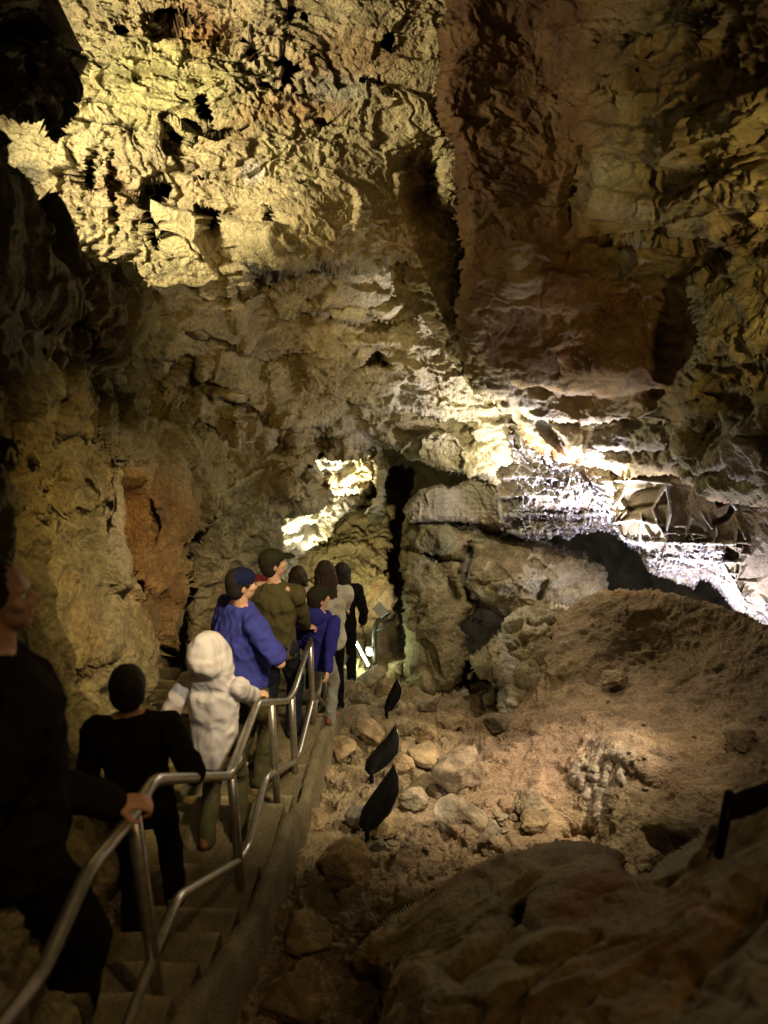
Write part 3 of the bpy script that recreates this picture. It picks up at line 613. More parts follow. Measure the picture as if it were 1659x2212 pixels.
def fl_rough(q, U, V, seed):
    h1, mk = rough_rock(0.12, 0.05, 0.03, 0.010, 0, 5, 0.02, (1, 1, 1))(q, U, V, seed)
    grit = 0.013 * fbm(q, 13, 4, seed + 5, 0.68) + 0.045 * fbm(q, 3.5, 3, seed + 6) + 0.006 * fbm(q, 34, 2, seed + 9) + 0.02 * np.clip(fbm(q, 9, 3, seed + 7, 0.6, True), 0.1, 1)
    rocky = sstep(1150, 1020, U)
    o, p, b = cells(q * 6.0 + 0.3 * np.stack([perlin(q * 5, 1), perlin(q * 5, 2), perlin(q * 5, 3)], -1), seed + 8)
    stones = np.where(o > 0.25, np.clip(b * 0.30, 0, 0.05), 0)
    return h1 * (0.6 + 0.4 * rocky) + grit + stones * (0.25 + 0.75 * rocky), mk
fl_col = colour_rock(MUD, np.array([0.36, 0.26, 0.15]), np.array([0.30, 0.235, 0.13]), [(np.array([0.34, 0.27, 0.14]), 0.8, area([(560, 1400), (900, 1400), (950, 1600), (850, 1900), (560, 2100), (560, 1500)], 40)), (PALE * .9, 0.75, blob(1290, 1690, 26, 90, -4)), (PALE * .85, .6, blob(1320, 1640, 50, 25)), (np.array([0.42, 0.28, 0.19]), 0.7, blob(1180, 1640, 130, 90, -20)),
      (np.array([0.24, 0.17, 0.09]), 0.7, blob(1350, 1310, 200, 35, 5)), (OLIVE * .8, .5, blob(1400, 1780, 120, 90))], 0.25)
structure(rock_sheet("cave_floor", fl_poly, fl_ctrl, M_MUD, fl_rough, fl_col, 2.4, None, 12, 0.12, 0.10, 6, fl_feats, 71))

# ---- dripstone on the brow of the slope
ds = rock_sheet("dripstone", [(1228, 1668), (1262, 1640), (1290, 1622), (1330, 1612), (1352, 1632), (1350, 1668), (1356, 1712), (1334, 1702), (1318, 1672), (1310, 1700), (1304, 1735), (1300, 1765), (1292, 1775), (1286, 1755), (1282, 1720), (1286, 1690), (1270, 1684), (1256, 1716), (1240, 1700)],
    [(u_, v_, float(tps(fl_ctrl)(np.array(float(u_)), np.array(float(v_)))) - 0.015) for u_, v_ in ((1230, 1670), (1260, 1700), (1300, 1620), (1350, 1640), (1290, 1700), (1296, 1770), (1340, 1700), (1300, 1660))], M_WALL,
    rough_rock(0.05, 0.03, 0.03, 0.02, 0, 5, 0.03, (1, 1, .4)), colour_rock((PALE * .7 + MUD) / 2, MUD, PALE * .7, [], 0.3), 1.8, None, 16, 0.10, 0.2, 5, [crack([(1300, 1640), (1296, 1700)], 0.1, 6), crack([(1330, 1640), (1326, 1690)], 0.1, 6)], 75)
tag(ds, "pale grey dripstone hanging over the brow in the middle of the mud slope", "dripstone", kind='thing')

# ---- dark outcrop in the near right corner
fg = rock_sheet("rock_outcrop", [(640, 2600), (720, 2330), (800, 2220), (812, 2120), (745, 2080), (790, 2000), (850, 1965), (905, 1940), (960, 1915), (1040, 1895), (1110, 1872), (1190, 1862), (1262, 1850), (1330, 1856), (1342, 1900), (1372, 1930), (1420, 1918), (1470, 1888), (1540, 1850), (1580, 1790), (1640, 1750), (1720, 1700), (1980, 1600), (1980, 2600)],
    [(640, 2600, 2.3), (800, 2200, 3.1), (760, 2080, 3.7), (900, 1960, 3.8), (1100, 1890, 3.8), (1300, 1870, 3.5), (1360, 1930, 3.1), (1500, 1900, 2.9), (1600, 1800, 2.8), (1900, 1650, 2.3), (1900, 2500, 1.25), (1400, 2212, 1.9), (1000, 2200, 2.6), (1000, 2050, 3.1), (1200, 2000, 2.9), (1500, 2050, 2.25), (1650, 2200, 1.6), (1200, 2500, 1.9)], M_CLAY,
    rough_rock(0.20, 0.03, 0.012, 0.003, 0, 5, 0.03, (1, 1, 1), 0.03, 1.0), colour_rock(np.array([0.26, 0.18, 0.08]), np.array([0.29, 0.22, 0.09]), RUST * 0.8, [], 0.25), 3.2, None, 40, 0.5, 0.8, 9,
    [hole([(1335, 1860), (1400, 1850), (1440, 1880), (1420, 1915), (1360, 1915)], 0.4, 10), crack([(1120, 2000), (1080, 2080), (1000, 2140)], 0.15, 30), crack([(1300, 2040), (1200, 2080), (1130, 2100)], 0.12, 26), bump(1600, 2080, 40, 60, -0.1), hole([(1120, 1960), (1160, 1950), (1140, 2010), (1100, 2030)], 0.25, 14)], 81)
tag(fg, "dark smooth brown rock outcrop filling the near right corner", "rock outcrop", kind='thing')
# ================================================================== path, railing, stones, lamps
def tube(pts, r, n=14, caps=True):
    """swept tube along a polyline (list of Vectors); r a number or one per point"""
    pts = [Vector(p) for p in pts]
    rs = r if isinstance(r, (list, tuple)) else [r] * len(pts)
    V_, Q = [], []
    t0 = (pts[1] - pts[0]).normalized()
    up = Vector((0, 0, 1)) if abs(t0.z) < 0.9 else Vector((0, 1, 0))
    a = t0.cross(up).normalized()
    for i, p in enumerate(pts):
        t = (pts[min(i + 1, len(pts) - 1)] - pts[max(i - 1, 0)]).normalized()
        a = (a - t * a.dot(t)).normalized(); b = t.cross(a)
        for k in range(n):
            th = 2 * math.pi * k / n
            V_.append(p + (a * math.cos(th) + b * math.sin(th)) * rs[i])
    for i in range(len(pts) - 1):
        for k in range(n):
            Q.append((i * n + k, i * n + (k + 1) % n, (i + 1) * n + (k + 1) % n, (i + 1) * n + k))
    faces = [tuple(q) for q in Q]
    if caps:
        faces.append(tuple(range(n - 1, -1, -1))); m = (len(pts) - 1) * n; faces.append(tuple(range(m, m + n)))
    return [tuple(v) for v in V_], faces

def rounded(pts, rad=0.05, k=5):
    out = [Vector(pts[0])]
    for a, b, c in zip(pts[:-2], pts[1:-1], pts[2:]):
        a, b, c = Vector(a), Vector(b), Vector(c)
        r1 = min(rad, (a - b).length * 0.45); r2 = min(rad, (c - b).length * 0.45)
        p = b + (a - b).normalized() * r1; q = b + (c - b).normalized() * r2
        for i in range(k + 1):
            t = i / k; out.append(p * (1 - t) ** 2 + b * 2 * t * (1 - t) + q * t * t)
    out.append(Vector(pts[-1]))
    return out

def pymesh(name, verts, faces, mat=None, parent=None, smooth=True):
    me = bpy.data.meshes.new(name); me.from_pydata(verts, [], faces)
    me.polygons.foreach_set("use_smooth", [smooth and len(f) <= 4 for f in faces]); me.update()
    return link(name, me, mat, parent)

def merge(parts):
    V_, Fs = [], []
    for v, f in parts:
        o = len(V_); V_ += list(v); Fs += [tuple(i + o for i in q) for q in f]
    return V_, Fs

# ---- stair path: one stepped concrete slab
M_CONC = rock_mat("worn_concrete", 0.85, 0.7, 1.4, 0.2, 0.25)
CON = np.array([0.19, 0.155, 0.085]); NOSE = np.array([0.40, 0.35, 0.20])
ys = [-1.5]; zs = [float(path_z(-1.5))]
yy = -1.5
while yy < 11.9:
    yy += 0.02
    if zs[-1] - float(path_z(yy)) >= 0.165: ys.append(yy); zs.append(float(path_z(yy)))
ys.append(12.0)
xl = np.arange(-3.4, 0.001, 0.06)
sv, sc_, sq = [], [], []
def strip(y0, z0, y1, z1, c0, c1, jit=0.004):
    base = sum(len(a) for a in sv)
    n = len(xl)
    for (y, z, c) in ((y0, z0, c0), (y1, z1, c1)):
        xr = rail_x(y) + 0.07
        x = np.minimum(xl, 0) * 0 + np.linspace(-3.4, xr, n)
        q = np.stack([x, np.full(n, y), np.full(n, z)], -1)
        nz = perlin(q * np.array([7, 1, 1]) + 3.3, 5) * 0.010 + perlin(q * 25, 6) * jit
        q[:, 2] += nz; q[:, 1] += perlin(q * np.array([5, 2, 2]) + 9.1, 7) * 0.012
        sv.append(q); wr = sstep(-0.3, 0.3, fbm(q * np.array([1, 1, 1]), 5, 3, 8))
        sc_.append(CON * (0.8 + 0.4 * wr[:, None]) * (1 - c) + (NOSE * (0.55 + 0.6 * wr[:, None])) * c)
    for i in range(n - 1): sq.append((base + i, base + i + 1, base + n + i + 1, base + n + i))
for i in range(len(ys) - 1):
    y0, y1, z = ys[i], ys[i + 1], zs[i]
    zn = zs[i + 1] if i + 1 < len(zs) else z - 0.8
    strip(y0, z, y1 - 0.06, z, 0.0, 0.15); strip(y1 - 0.06, z, y1 - 0.012, z - 0.002, 0.2, 0.95); strip(y1 - 0.012, z - 0.002, y1, z - 0.015, 0.95, 0.8); strip(y1, z - 0.015, y1 + 0.004, z - 0.06, 0.7, 0.2); strip(y1 + 0.004, z - 0.06, y1 + 0.002, zn, 0.1, 0.0)
pth = link("stair_path", mesh_from("stair_path", np.concatenate(sv), np.array(sq), np.concatenate(sc_)), M_CONC)
structure(pth)

# ---- sloped concrete kerb the railing stands on
kv, kc, kq = [], [], []
ky = np.arange(-1.0, 10.35, 0.04)
prof = [(0.045, -0.9), (0.045, -0.02), (0.055, 0.0), (0.08, 0.008), (0.12, 0.004), (0.135, -0.012), (0.145, -0.05), (0.16, -0.3), (0.18, -0.9)]
for y in ky:
    for (dx, dz) in prof:
        kv.append((rail_x(y) + dx, y, float(path_z(y)) + dz + 0.05))
kv = np.array(kv)
kv += 0.012 * np.stack([perlin(kv * 4, 1), perlin(kv * 4, 2), perlin(kv * 4, 3)], -1) + 0.005 * np.stack([perlin(kv * 16, 4), perlin(kv * 16, 5), perlin(kv * 16, 6)], -1)
m_ = len(prof)
for i in range(len(ky) - 1):
    for k in range(m_ - 1):
        kq.append((i * m_ + k, (i + 1) * m_ + k, (i + 1) * m_ + k + 1, i * m_ + k + 1))
kcol = CON * (0.85 + 0.5 * sstep(-.3, .4, fbm(kv, 3, 4, 77)))[:, None]
kb = tag(link("concrete_kerb", mesh_from("concrete_kerb", kv, np.array(kq), kcol), M_CONC), "rough brown concrete kerb under the steel railing beside the stairs", "kerb", kind='thing')
for i in (0, 1):                   # broken kerb ends that stand up with pale worn tops
    pass

# ---- railing
M_STEEL = plain_mat("galvanised_steel", (0.50, 0.47, 0.40), 0.33, 0.85, 30, 0.2, 0.06)
def RP(u, v): return PV(u, v, float(rail_d(u, v)))
hrail = empty("handrail", (rail_x(2.2), 2.2, float(path_z(2.2))))
tag(hrail, "galvanised steel pipe handrail with two rails stepping down along the stairs", "handrail")
def rail(name, pts, r):
    v, f = tube(rounded([RP(*p) for p in pts], 0.07, 6), r)
    return pymesh(name, v, f, M_STEEL, hrail)
rail("upper_rail", [(-90, 2330), (9, 2207), (90, 2104), (189, 1882), (285, 1764), (331, 1684), (496, 1676), (508, 1643), (556, 1519), (621, 1514), (635, 1494), (671, 1381)], 0.023)
rail("upper_rail", [(700, 1446), (706, 1424), (729, 1362), (735, 1348), (768, 1308)], 0.022)
rail("lower_rail", [(235, 2330), (275, 2212), (344, 2031), (384, 1938), (516, 1859), (534, 1832), (571, 1690), (578, 1676), (637, 1645), (646, 1628), (663, 1560), (679, 1497), (704, 1527)], 0.022)
rail("lower_rail", [(704, 1522), (735, 1450), (767, 1383)], 0.020)
for (u, v) in [(288, 1766), (500, 1677), (586, 1520), (630, 1506), (670, 1384), (701, 1440), (729, 1366), (758, 1322)]:
    t = RP(u, v); b = Vector((t.x, t.y, float(path_z(t.y)) - 0.03))
    vv, ff = tube([b, b.lerp(t, 0.5), t], 0.026)
    po = pymesh("post", vv, ff, M_STEEL, hrail)
    fl = [b + Vector((0, 0, 0.058)), b + Vector((0, 0, 0.072))]
    v2, f2 = tube(fl, 0.055)
    pymesh("base_plate", v2, f2, M_STEEL, po)

# ---- loose stones
def floor_at(u, v):
    U, V, pos, M = SHEETS["cave_floor"]
    j = int(np.clip(round((u - U[0, 0]) / (U[0, 1] - U[0, 0])), 0, U.shape[1] - 1)); i = int(np.clip(round((v - V[0, 0]) / (V[1, 0] - V[0, 0])), 0, U.shape[0] - 1))
    return pos[i, j]

_ico = bmesh.new(); bmesh.ops.create_icosphere(_ico, subdivisions=5, radius=1.0); _ico.verts.ensure_lookup_table()
ICO_V = np.array([v.co[:] for v in _ico.verts]); ICO_F = np.array([[v.index for v in f.verts] for f in _ico.faces]); _ico.free()
_ico = bmesh.new(); bmesh.ops.create_icosphere(_ico, subdivisions=3, radius=1.0)
ICO3_V = np.array([v.co[:] for v in _ico.verts]); ICO3_F = np.array([[v.index for v in f.verts] for f in _ico.faces]); _ico.free()

def stone_shape(seed, dims, planes=11, rnd=0.5, rough=0.05, low=False, layer=0.0):
    """angular stone: a ball cut by random planes, then roughened"""
    r_ = np.random.default_rng(seed)
    Vv = (ICO3_V if low else ICO_V).copy()
    n = r_.normal(size=(planes, 3)); n /= np.linalg.norm(n, axis=1, keepdims=True)
    dd = r_.uniform(0.42, 0.80, planes); rnd = rnd * 0.22; rough = rough * 1.4
    rad = np.full(len(Vv), 1.0)
    dot = Vv @ n.T
    for k in range(planes):
        rad = np.minimum(rad, np.where(dot[:, k] > 0.05, dd[k] / np.maximum(dot[:, k], 0.05), 9))
    rad = rad * (1 - rnd * 0.3) + 0.8 * rnd * 0.3
    Vv = Vv * rad[:, None]
    s = seed * 3.7
    h = rough * (1.4 * fbm(Vv + s, 1.6, 4, seed) + 0.7 * fbm(Vv + s, 6, 3, seed + 1, 0.6))
    if not low:
        o, p, b = cells(Vv * 2.6 + s, seed + 2); h = h + rough * 1.1 * (o * 0.6 + p)
        if layer: h = h + layer * fbm((Vv + s) * np.array([0.3, 0.3, 2.2]), 3, 3, seed + 4)
    Vv = Vv * (1 + h)[:, None]
    mx = np.abs(Vv).max(0)
    return Vv / mx * (np.array(dims) / 2)

def stone_col(v, seed, base):
    n = sstep(-0.3, 0.4, fbm(v + seed, 9, 3, seed)); n2 = sstep(0.1, 0.5, fbm(v + seed, 16, 3, seed + 5))
    c = np.array(base)[None] * 0.74 * (0.7 + 0.6 * n[:, None])
    return mixc(c, np.array([0.34, 0.28, 0.18]), 0.3 * n2)

def stone(name, label, cat, box, seed, base=(0.33, 0.25, 0.14), depth=0.9, tilt=(0, 0, 0), planes=11, rnd=0.5, rough=0.05, layer=0.0, lift=0.0, hgt=0.8, d=None):
    u0, v0, u1, v1 = box
    uc, vc = (u0 + u1) / 2, (v0 + v1) / 2
    if d is None:
        fp = floor_at(uc, v1 - 0.22 * (v1 - v0)); f = Vector(fp.tolist())
        dd = (f.y) * CP - (f.z - CZ) * SP
    else: dd = d
    wdt = (u1 - u0) / F * dd; hh = (v1 - v0) / F * dd * hgt
    Vv = stone_shape(seed, (wdt, wdt * depth, hh), planes, rnd, rough, False, layer)
    o = link(name, mesh_from(name, Vv, ICO_F, stone_col(Vv, seed, base)), M_BOULD)
    o.location = PV(uc, vc, dd - 0.15 * wdt * depth - lift)
    o.rotation_euler = [math.radians(a) for a in tilt]
    tag(o, label, cat)
    return o
BR = (0.36, 0.26, 0.13); TN = (0.35, 0.28, 0.17); GY = (0.28, 0.25, 0.18); DK = (0.22, 0.17, 0.10); OR = (0.38, 0.26, 0.11)
stone("boulder", "large orange brown angular boulder at the lower left of the gully beside the stairs", "boulder", (684, 1792, 810, 1940), 101, OR, 0.8, (0, 20, 10), 9, 0.2, 0.07)
stone("boulder", "broad flat topped tan slab below the foot of the mud slope", "boulder", (934, 1722, 1056, 1806), 102, TN, 0.8, (10, 6, -20), 8, 0.2, 0.05, 0.02)
stone("boulder", "rounded pale boulder at the left tip of the mud slope", "boulder", (926, 1596, 1070, 1730), 103, (0.38, 0.29, 0.18), 1.0, (0, 8, 0), 18, 0.9, 0.06)
stone("boulder", "small blocky cream edged rock just right of the nearest black shield", "boulder", (858, 1688, 934, 1756), 104, TN, 0.9, (0, 0, 15), 9, 0.3, 0.07)
stone("boulder", "round brown boulder half hidden behind the nearest black shield", "boulder", (732, 1726, 800, 1796), 105, GY, 0.9, (0, 0, 0), 13, 0.8, 0.04)
stone("boulder", "wide flat brown slab between the kerb and the middle black shield", "boulder", (764, 1552, 850, 1616), 106, BR, 0.9, (0, 12, 0), 7, 0.2, 0.04)
stone("boulder", "blunt tan stone standing left of the dark hollow under the pillar", "boulder", (900, 1492, 962, 1552), 107, TN, 0.9, (0, 0, 0), 10, 0.5, 0.03)
stone("boulder", "layered brown rock with a split across it near the gully centre", "boulder", (882, 1548, 954, 1614), 108, BR, 1.0, (0, 0, 20), 12, 0.6, 0.08, 0.10)
stone("boulder", "tall thin tilted slab leaning right of the middle black shield", "boulder", (852, 1528, 892, 1616), 109, TN, 0.6, (0, -24, 0), 9, 0.2, 0.06, 0.04)
stone("boulder", "smooth skull shaped boulder on the slope above the near dark outcrop", "boulder", (1398, 1758, 1536, 1862), 110, (0.36, 0.28, 0.15), 0.9, (0, 10, 0), 14, 0.9, 0.08)
stone("boulder", "knobbly brown rock at the foot of the slope right of the stone cluster", "boulder", (1092, 1708, 1186, 1778), 111, TN, 0.9, (0, 0, 0), 14, 0.7, 0.10)
stone("boulder", "squat brown rock below the knobbly rock at the slope's foot", "boulder", (1112, 1752, 1186, 1806), 112, BR, 0.9, (0, 0, 0), 12, 0.6, 0.05)
stone("boulder", "upright grey stone stump right behind the large orange brown boulder", "boulder", (798, 1800, 838, 1862), 113, GY, 1.0, (0, 8, 0), 14, 0.9, 0.03, hgt=0.95)
stone("boulder", "dark block deep under the crusted rock block", "boulder", (1044, 1534, 1112, 1604), 114, DK, 0.9, (0, 0, 12), 10, 0.5, 0.04)
stone("boulder", "dark rounded rock in the hollow beside the lit white stone", "boulder", (1030, 1486, 1090, 1540), 115, DK, 0.9, (0, 0, 0), 10, 0.6, 0.04)
stone("boulder", "flat yellowish slab just below the light strip", "boulder", (768, 1440, 836, 1484), 116, TN, 1.1, (6, -6, 0), 8, 0.3, 0.04)
stone("boulder", "brown slab between the yellowish slab and the farthest black shield", "boulder", (810, 1462, 862, 1508), 117, BR, 1.0, (0, 10, 0), 8, 0.3, 0.04)
stone("boulder", "lumpy tan rock against the kerb below the yellowish slab", "boulder", (754, 1488, 806, 1530), 118, TN, 1.0, (0, 0, 0), 14, 0.7, 0.09)
stone("boulder", "pale square stone between kerb and flat brown slab", "boulder", (736, 1524, 800, 1566), 119, TN, 1.0, (0, 0, 25), 8, 0.3, 0.05)
stone("boulder", "dim brown slab at the foot of the stairs' concrete kerb", "boulder", (588, 1972, 718, 2066), 120, (0.30, 0.21, 0.10), 0.9, (0, 4, 0), 9, 0.4, 0.05)
stone("boulder", "dim orange brown rock at the bottom edge left of the dark outcrop", "boulder", (556, 2086, 700, 2240), 121, (0.30, 0.21, 0.10), 0.9, (0, 0, 0), 10, 0.5, 0.06)
stone("boulder", "small dark cube of rock beside the middle stretch of kerb", "boulder", (686, 1650, 740, 1694), 122, BR, 1.0, (0, 0, 30), 8, 0.3, 0.05)
stone("boulder", "round stone left of the rounded pale boulder in the gully", "boulder", (846, 1620, 904, 1672), 123, BR, 1.0, (0, 0, 0), 11, 0.5, 0.05)
stone("boulder", "flat stone under the nearest black shield's lower end", "boulder", (800, 1766, 880, 1806), 124, BR, 1.1, (0, 0, 0), 9, 0.3, 0.05)
stone("boulder", "rock set at the very base of the cable post", "boulder", (836, 1424, 890, 1468), 125, TN, 1.0, (0, 0, 0), 9, 0.4, 0.06)
stone("boulder", "low brown rock behind the layered split rock", "boulder", (940, 1546, 1012, 1586), 126, BR, 1.0, (0, 0, 0), 9, 0.4, 0.05)
stone("boulder", "small orange stone right of the round gully stone at the boulder's back", "boulder", (950, 1580, 1002, 1618), 127, BR, 1.0, (0, 0, 0), 10, 0.4, 0.06)
stone("boulder", "tilted plate of rock leaning out from the dim slope left of the outcrop", "boulder", (850, 1920, 930, 1975), 128, BR, 1.0, (15, 0, 10), 8, 0.2, 0.05)
stone("boulder", "long flat slab lying between the middle shield and the blunt tan stone", "boulder", (880, 1606, 960, 1650), 131, BR, 1.1, (8, 10, 30), 7, 0.1, 0.04, 0.03)
stone("boulder", "thin brown plate against the kerb beside the middle shield", "boulder", (700, 1596, 772, 1640), 132, BR, 1.1, (0, -8, 20), 7, 0.1, 0.04)
stone("boulder", "broken plate between the large orange brown boulder and the kerb", "boulder", (640, 1740, 712, 1790), 133, BR, 1.0, (0, 8, -15), 7, 0.1, 0.05)
stone("boulder", "half buried lump near the middle of the mud slope's upper half", "boulder", (1296, 1448, 1362, 1490), 134, (0.34, 0.25, 0.14), 1.0, (0, 0, 0), 12, 0.9, 0.08)
stone("boulder", "half buried block on the mud slope close to the right edge", "boulder", (1560, 1560, 1650, 1620), 135, (0.34, 0.25, 0.14), 1.0, (0, 0, 0), 10, 0.7, 0.07)
# small stones of one look
pm = []
for k in range(6):
    Vv = stone_shape(300 + k, (1, 0.8, 0.55), 9, 0.3, 0.06, True)
    me = mesh_from("pebble", Vv, ICO3_F, stone_col(Vv * 0.1, 300 + k, [(0.40, 0.32, 0.20), (0.36, 0.28, 0.16), (0.32, 0.26, 0.17)][k % 3])); me.materials.append(M_BOULD); pm.append(me)
pr = np.random.default_rng(9)
zones = [(1060, 1800, 40, 30, 24, 0.085), (1080, 1835, 60, 25, 12, 0.05), (880, 1845, 60, 28, 24, 0.055), (740, 1690, 50, 120, 22, 0.05), (720, 1560, 30, 70, 10, 0.05), (960, 1900, 120, 50, 18, 0.045), (1150, 1660, 200, 100, 18, 0.035), (640, 1900, 60, 80, 8, 0.05), (1400, 1500, 200, 120, 20, 0.035), (940, 1680, 60, 60, 8, 0.06), (870, 1540, 60, 60, 8, 0.08)]
for (uc, vc, su_, sv_, n, size) in zones:
    for k in range(n):
        u = uc + pr.normal() * su_ * 0.6; v = vc + pr.normal() * sv_ * 0.6
        if u < 610: continue
        f = floor_at(u, v); s = size * pr.uniform(0.5, 1.7)
        o = bpy.data.objects.new("pebble", pm[k % 6]); COL.objects.link(o)
        o.location = (float(f[0]), float(f[1]) - 0.1 * s, float(f[2]) + 0.22 * s); o.scale = (s, s * pr.uniform(.7, 1.2), s * pr.uniform(.45, .8)); o.rotation_euler = (pr.normal() * 0.25, pr.normal() * 0.25, pr.uniform(0, 6.28))
        tag(o, "small broken tan stone lying loose on the gully floor and slope", "stone", "small stones scattered over the gully and slope")

# ---- lit white stone in the hollow
ws = stone("stone", "small white stone shining in the dark hollow under the pillar", "stone", (996, 1488, 1014, 1508), 140, (0.8, 0.8, 0.85), 0.8, (0, 0, 0), 7, 0.2, 0.03, d=9.3, hgt=1.1)

# ---- black lamp shields
M_BLACK = plain_mat("black_painted_metal", (0.009, 0.008, 0.007), 0.9, 0.0, 30, 0.3, 0.05, 0.08)
def shield(label, L, R, d, bulge=0.07, post=None):
    """curved sheet: left and right outline from the top tip to the foot, bowed towards the path"""
    n, m = 16, 9
    def res(pts):
        pts = np.array(pts, float); t = np.linspace(0, 1, len(pts)); s = np.linspace(0, 1, n)
        return np.stack([np.interp(s, t, pts[:, 0]), np.interp(s, t, pts[:, 1])], -1)
    A, B = res(L), res(R)
    verts, faces = [], []
    base = PV(*((A[-1] + B[-1]) / 2), d)
    for side in (0, 1):
        for i in range(n):
            for j in range(m):
                t = j / (m - 1); q = A[i] * (1 - t) + B[i] * t
                dd = d + 0.10 * (0.5 - i / n) - bulge * math.sin(math.pi * t) + 0.004 * side
                verts.append(tuple(PV(q[0], q[1], dd) - base))
    for side in (0, 1):
        o = side * n * m
        for i in range(n - 1):
            for j in range(m - 1):
                f = (o + i * m + j, o + (i + 1) * m + j, o + (i + 1) * m + j + 1, o + i * m + j + 1)
                faces.append(f if side == 0 else f[::-1])
    rim = [(i, 0) for i in range(n)] + [(n - 1, j) for j in range(1, m)] + [(i, m - 1) for i in range(n - 2, -1, -1)] + [(0, j) for j in range(m - 2, 0, -1)]
    for (a, b), (c, e) in zip(rim, rim[1:] + rim[:1]):
        p, q = a * m + b, c * m + e
        faces.append((p, q, q + n * m, p + n * m))
    root = empty("lamp_shield", base); tag(root, label, "lamp shield", "black lamp shields along the gully")
    hood = pymesh("hood", verts, faces, M_BLACK); hood.parent = root
    v, f = tube([Vector((0.01, 0.02, -0.16)), Vector((0.01, 0.02, 0.10))], 0.018, 10)
    st_ = pymesh("stake", v, f, M_BLACK); st_.parent = root
    edge = [Vector(verts[i * m + m - 1]) + Vector((0.004, 0, 0)) for i in range(1, n - 5)]
    v, f = tube(edge, 0.0035, 6); g = pymesh("bare_edge", v, f, M_STEEL); g.parent = root
    return root
shield("nearest and largest black curved lamp shield standing in the gully", [(851, 1650), (828, 1682), (803, 1716), (782, 1748), (773, 1780), (790, 1801)], [(851, 1650), (860, 1680), (861, 1714), (842, 1756), (818, 1784), (790, 1801)], 5.55, 0.13)
shield("middle black curved lamp shield behind the largest one in the gully", [(854, 1564), (836, 1590), (815, 1612), (792, 1640), (787, 1662), (800, 1677)], [(854, 1564), (862, 1597), (860, 1626), (838, 1653), (820, 1666), (800, 1677)], 6.5, 0.12)
shield("farthest and smallest black lamp shield below the rock pillar", [(857, 1464), (846, 1486), (835, 1508), (829, 1530), (833, 1541)], [(857, 1464), (868, 1488), (865, 1508), (848, 1534), (833, 1541)], 7.9, 0.11)
shield("blurred black lamp shield cut off by the right edge of the view", [(1720, 1665), (1659, 1690), (1600, 1706), (1572, 1728), (1566, 1776)], [(1720, 1722), (1659, 1742), (1630, 1760), (1600, 1768), (1566, 1776)], 2.55, 0.06)

# ---- light strip, lamp, cable post
def box_bar(a, b, w, h):
    a, b = Vector(a), Vector(b); t = (b - a).normalized(); s = t.cross(Vector((0, 0, 1))).normalized(); n = s.cross(t)
    V_ = []
    for p in (a, b):
        for (i, j) in ((-1, -1), (1, -1), (1, 1), (-1, 1)): V_.append(tuple(p + s * w / 2 * i + n * h / 2 * j))
    return V_, [(0, 1, 2, 3), (7, 6, 5, 4), (0, 4, 5, 1), (1, 5, 6, 2), (2, 6, 7, 3), (3, 7, 4, 0)]
M_LED = plain_mat("glowing_strip", (0.9, 1.0, 0.85), 0.4, 0, 10, 0.0, 0, 0.3, ((0.88, 1.0, 0.62), 260.0))
M_DARKP = plain_mat("dark_plastic", (0.03, 0.03, 0.025), 0.5, 0, 20, 0.2, 0.05)
M_GREYP = plain_mat("grey_enamel", (0.36, 0.36, 0.33), 0.5, 0, 20, 0.12, 0.05)
sa, sb = PV(766, 1382, 10.25), PV(796, 1438, 10.15)
ls = empty("light_strip", sb); tag(ls, "thin bright white light strip slanting down at the far end of the railing", "light strip")
for k, (t0, t1) in enumerate([(0.0, 0.19), (0.215, 1.0)]):
    v, f = tube([sa.lerp(sb, t0) - sb, sa.lerp(sb, (t0 + t1) / 2) - sb, sa.lerp(sb, t1) - sb], 0.012, 10); o = pymesh("tube", v, f, M_LED); o.parent = ls
v, f = box_bar(sa - sb + Vector((0.012, 0.03, -0.01)), Vector((0.012, 0.03, -0.01)), 0.03, 0.012); o = pymesh("channel", v, f, M_DARKP, None, False); o.parent = ls

sl = empty("spotlight", PV(777, 1300, 10.6)); tag(sl, "black cylinder spotlight with a pale ball shaped bracket above the rail's end", "spotlight")
b0 = PV(777, 1300, 10.6)
v, f = tube([PV(771, 1261, 10.6) - b0, PV(771.4, 1263, 10.6) - b0, PV(774, 1276, 10.6) - b0, PV(778, 1291, 10.6) - b0, PV(778.4, 1293, 10.6) - b0], [0.024, 0.038, 0.042, 0.04, 0.025], 16); o = pymesh("lamp_housing", v, f, M_BLACK); o.parent = sl
Vv = ICO3_V * np.array([0.052, 0.052, 0.058]) * (1 + 0.06 * fbm(ICO3_V, 2, 2, 3))[:, None]
o = link("bracket", mesh_from("bracket", Vv, ICO3_F), plain_mat("cream_paint", (0.62, 0.56, 0.42), 0.6)); o.parent = sl
v, f = tube([Vector((0.01, 0.02, -0.04)), Vector((0.05, 0.05, -0.35)), PV(782, 1345, 10.6) - b0, PV(791, 1396, 10.6) - b0], 0.007, 8); o = pymesh("cable", v, f, M_DARKP); o.parent = sl

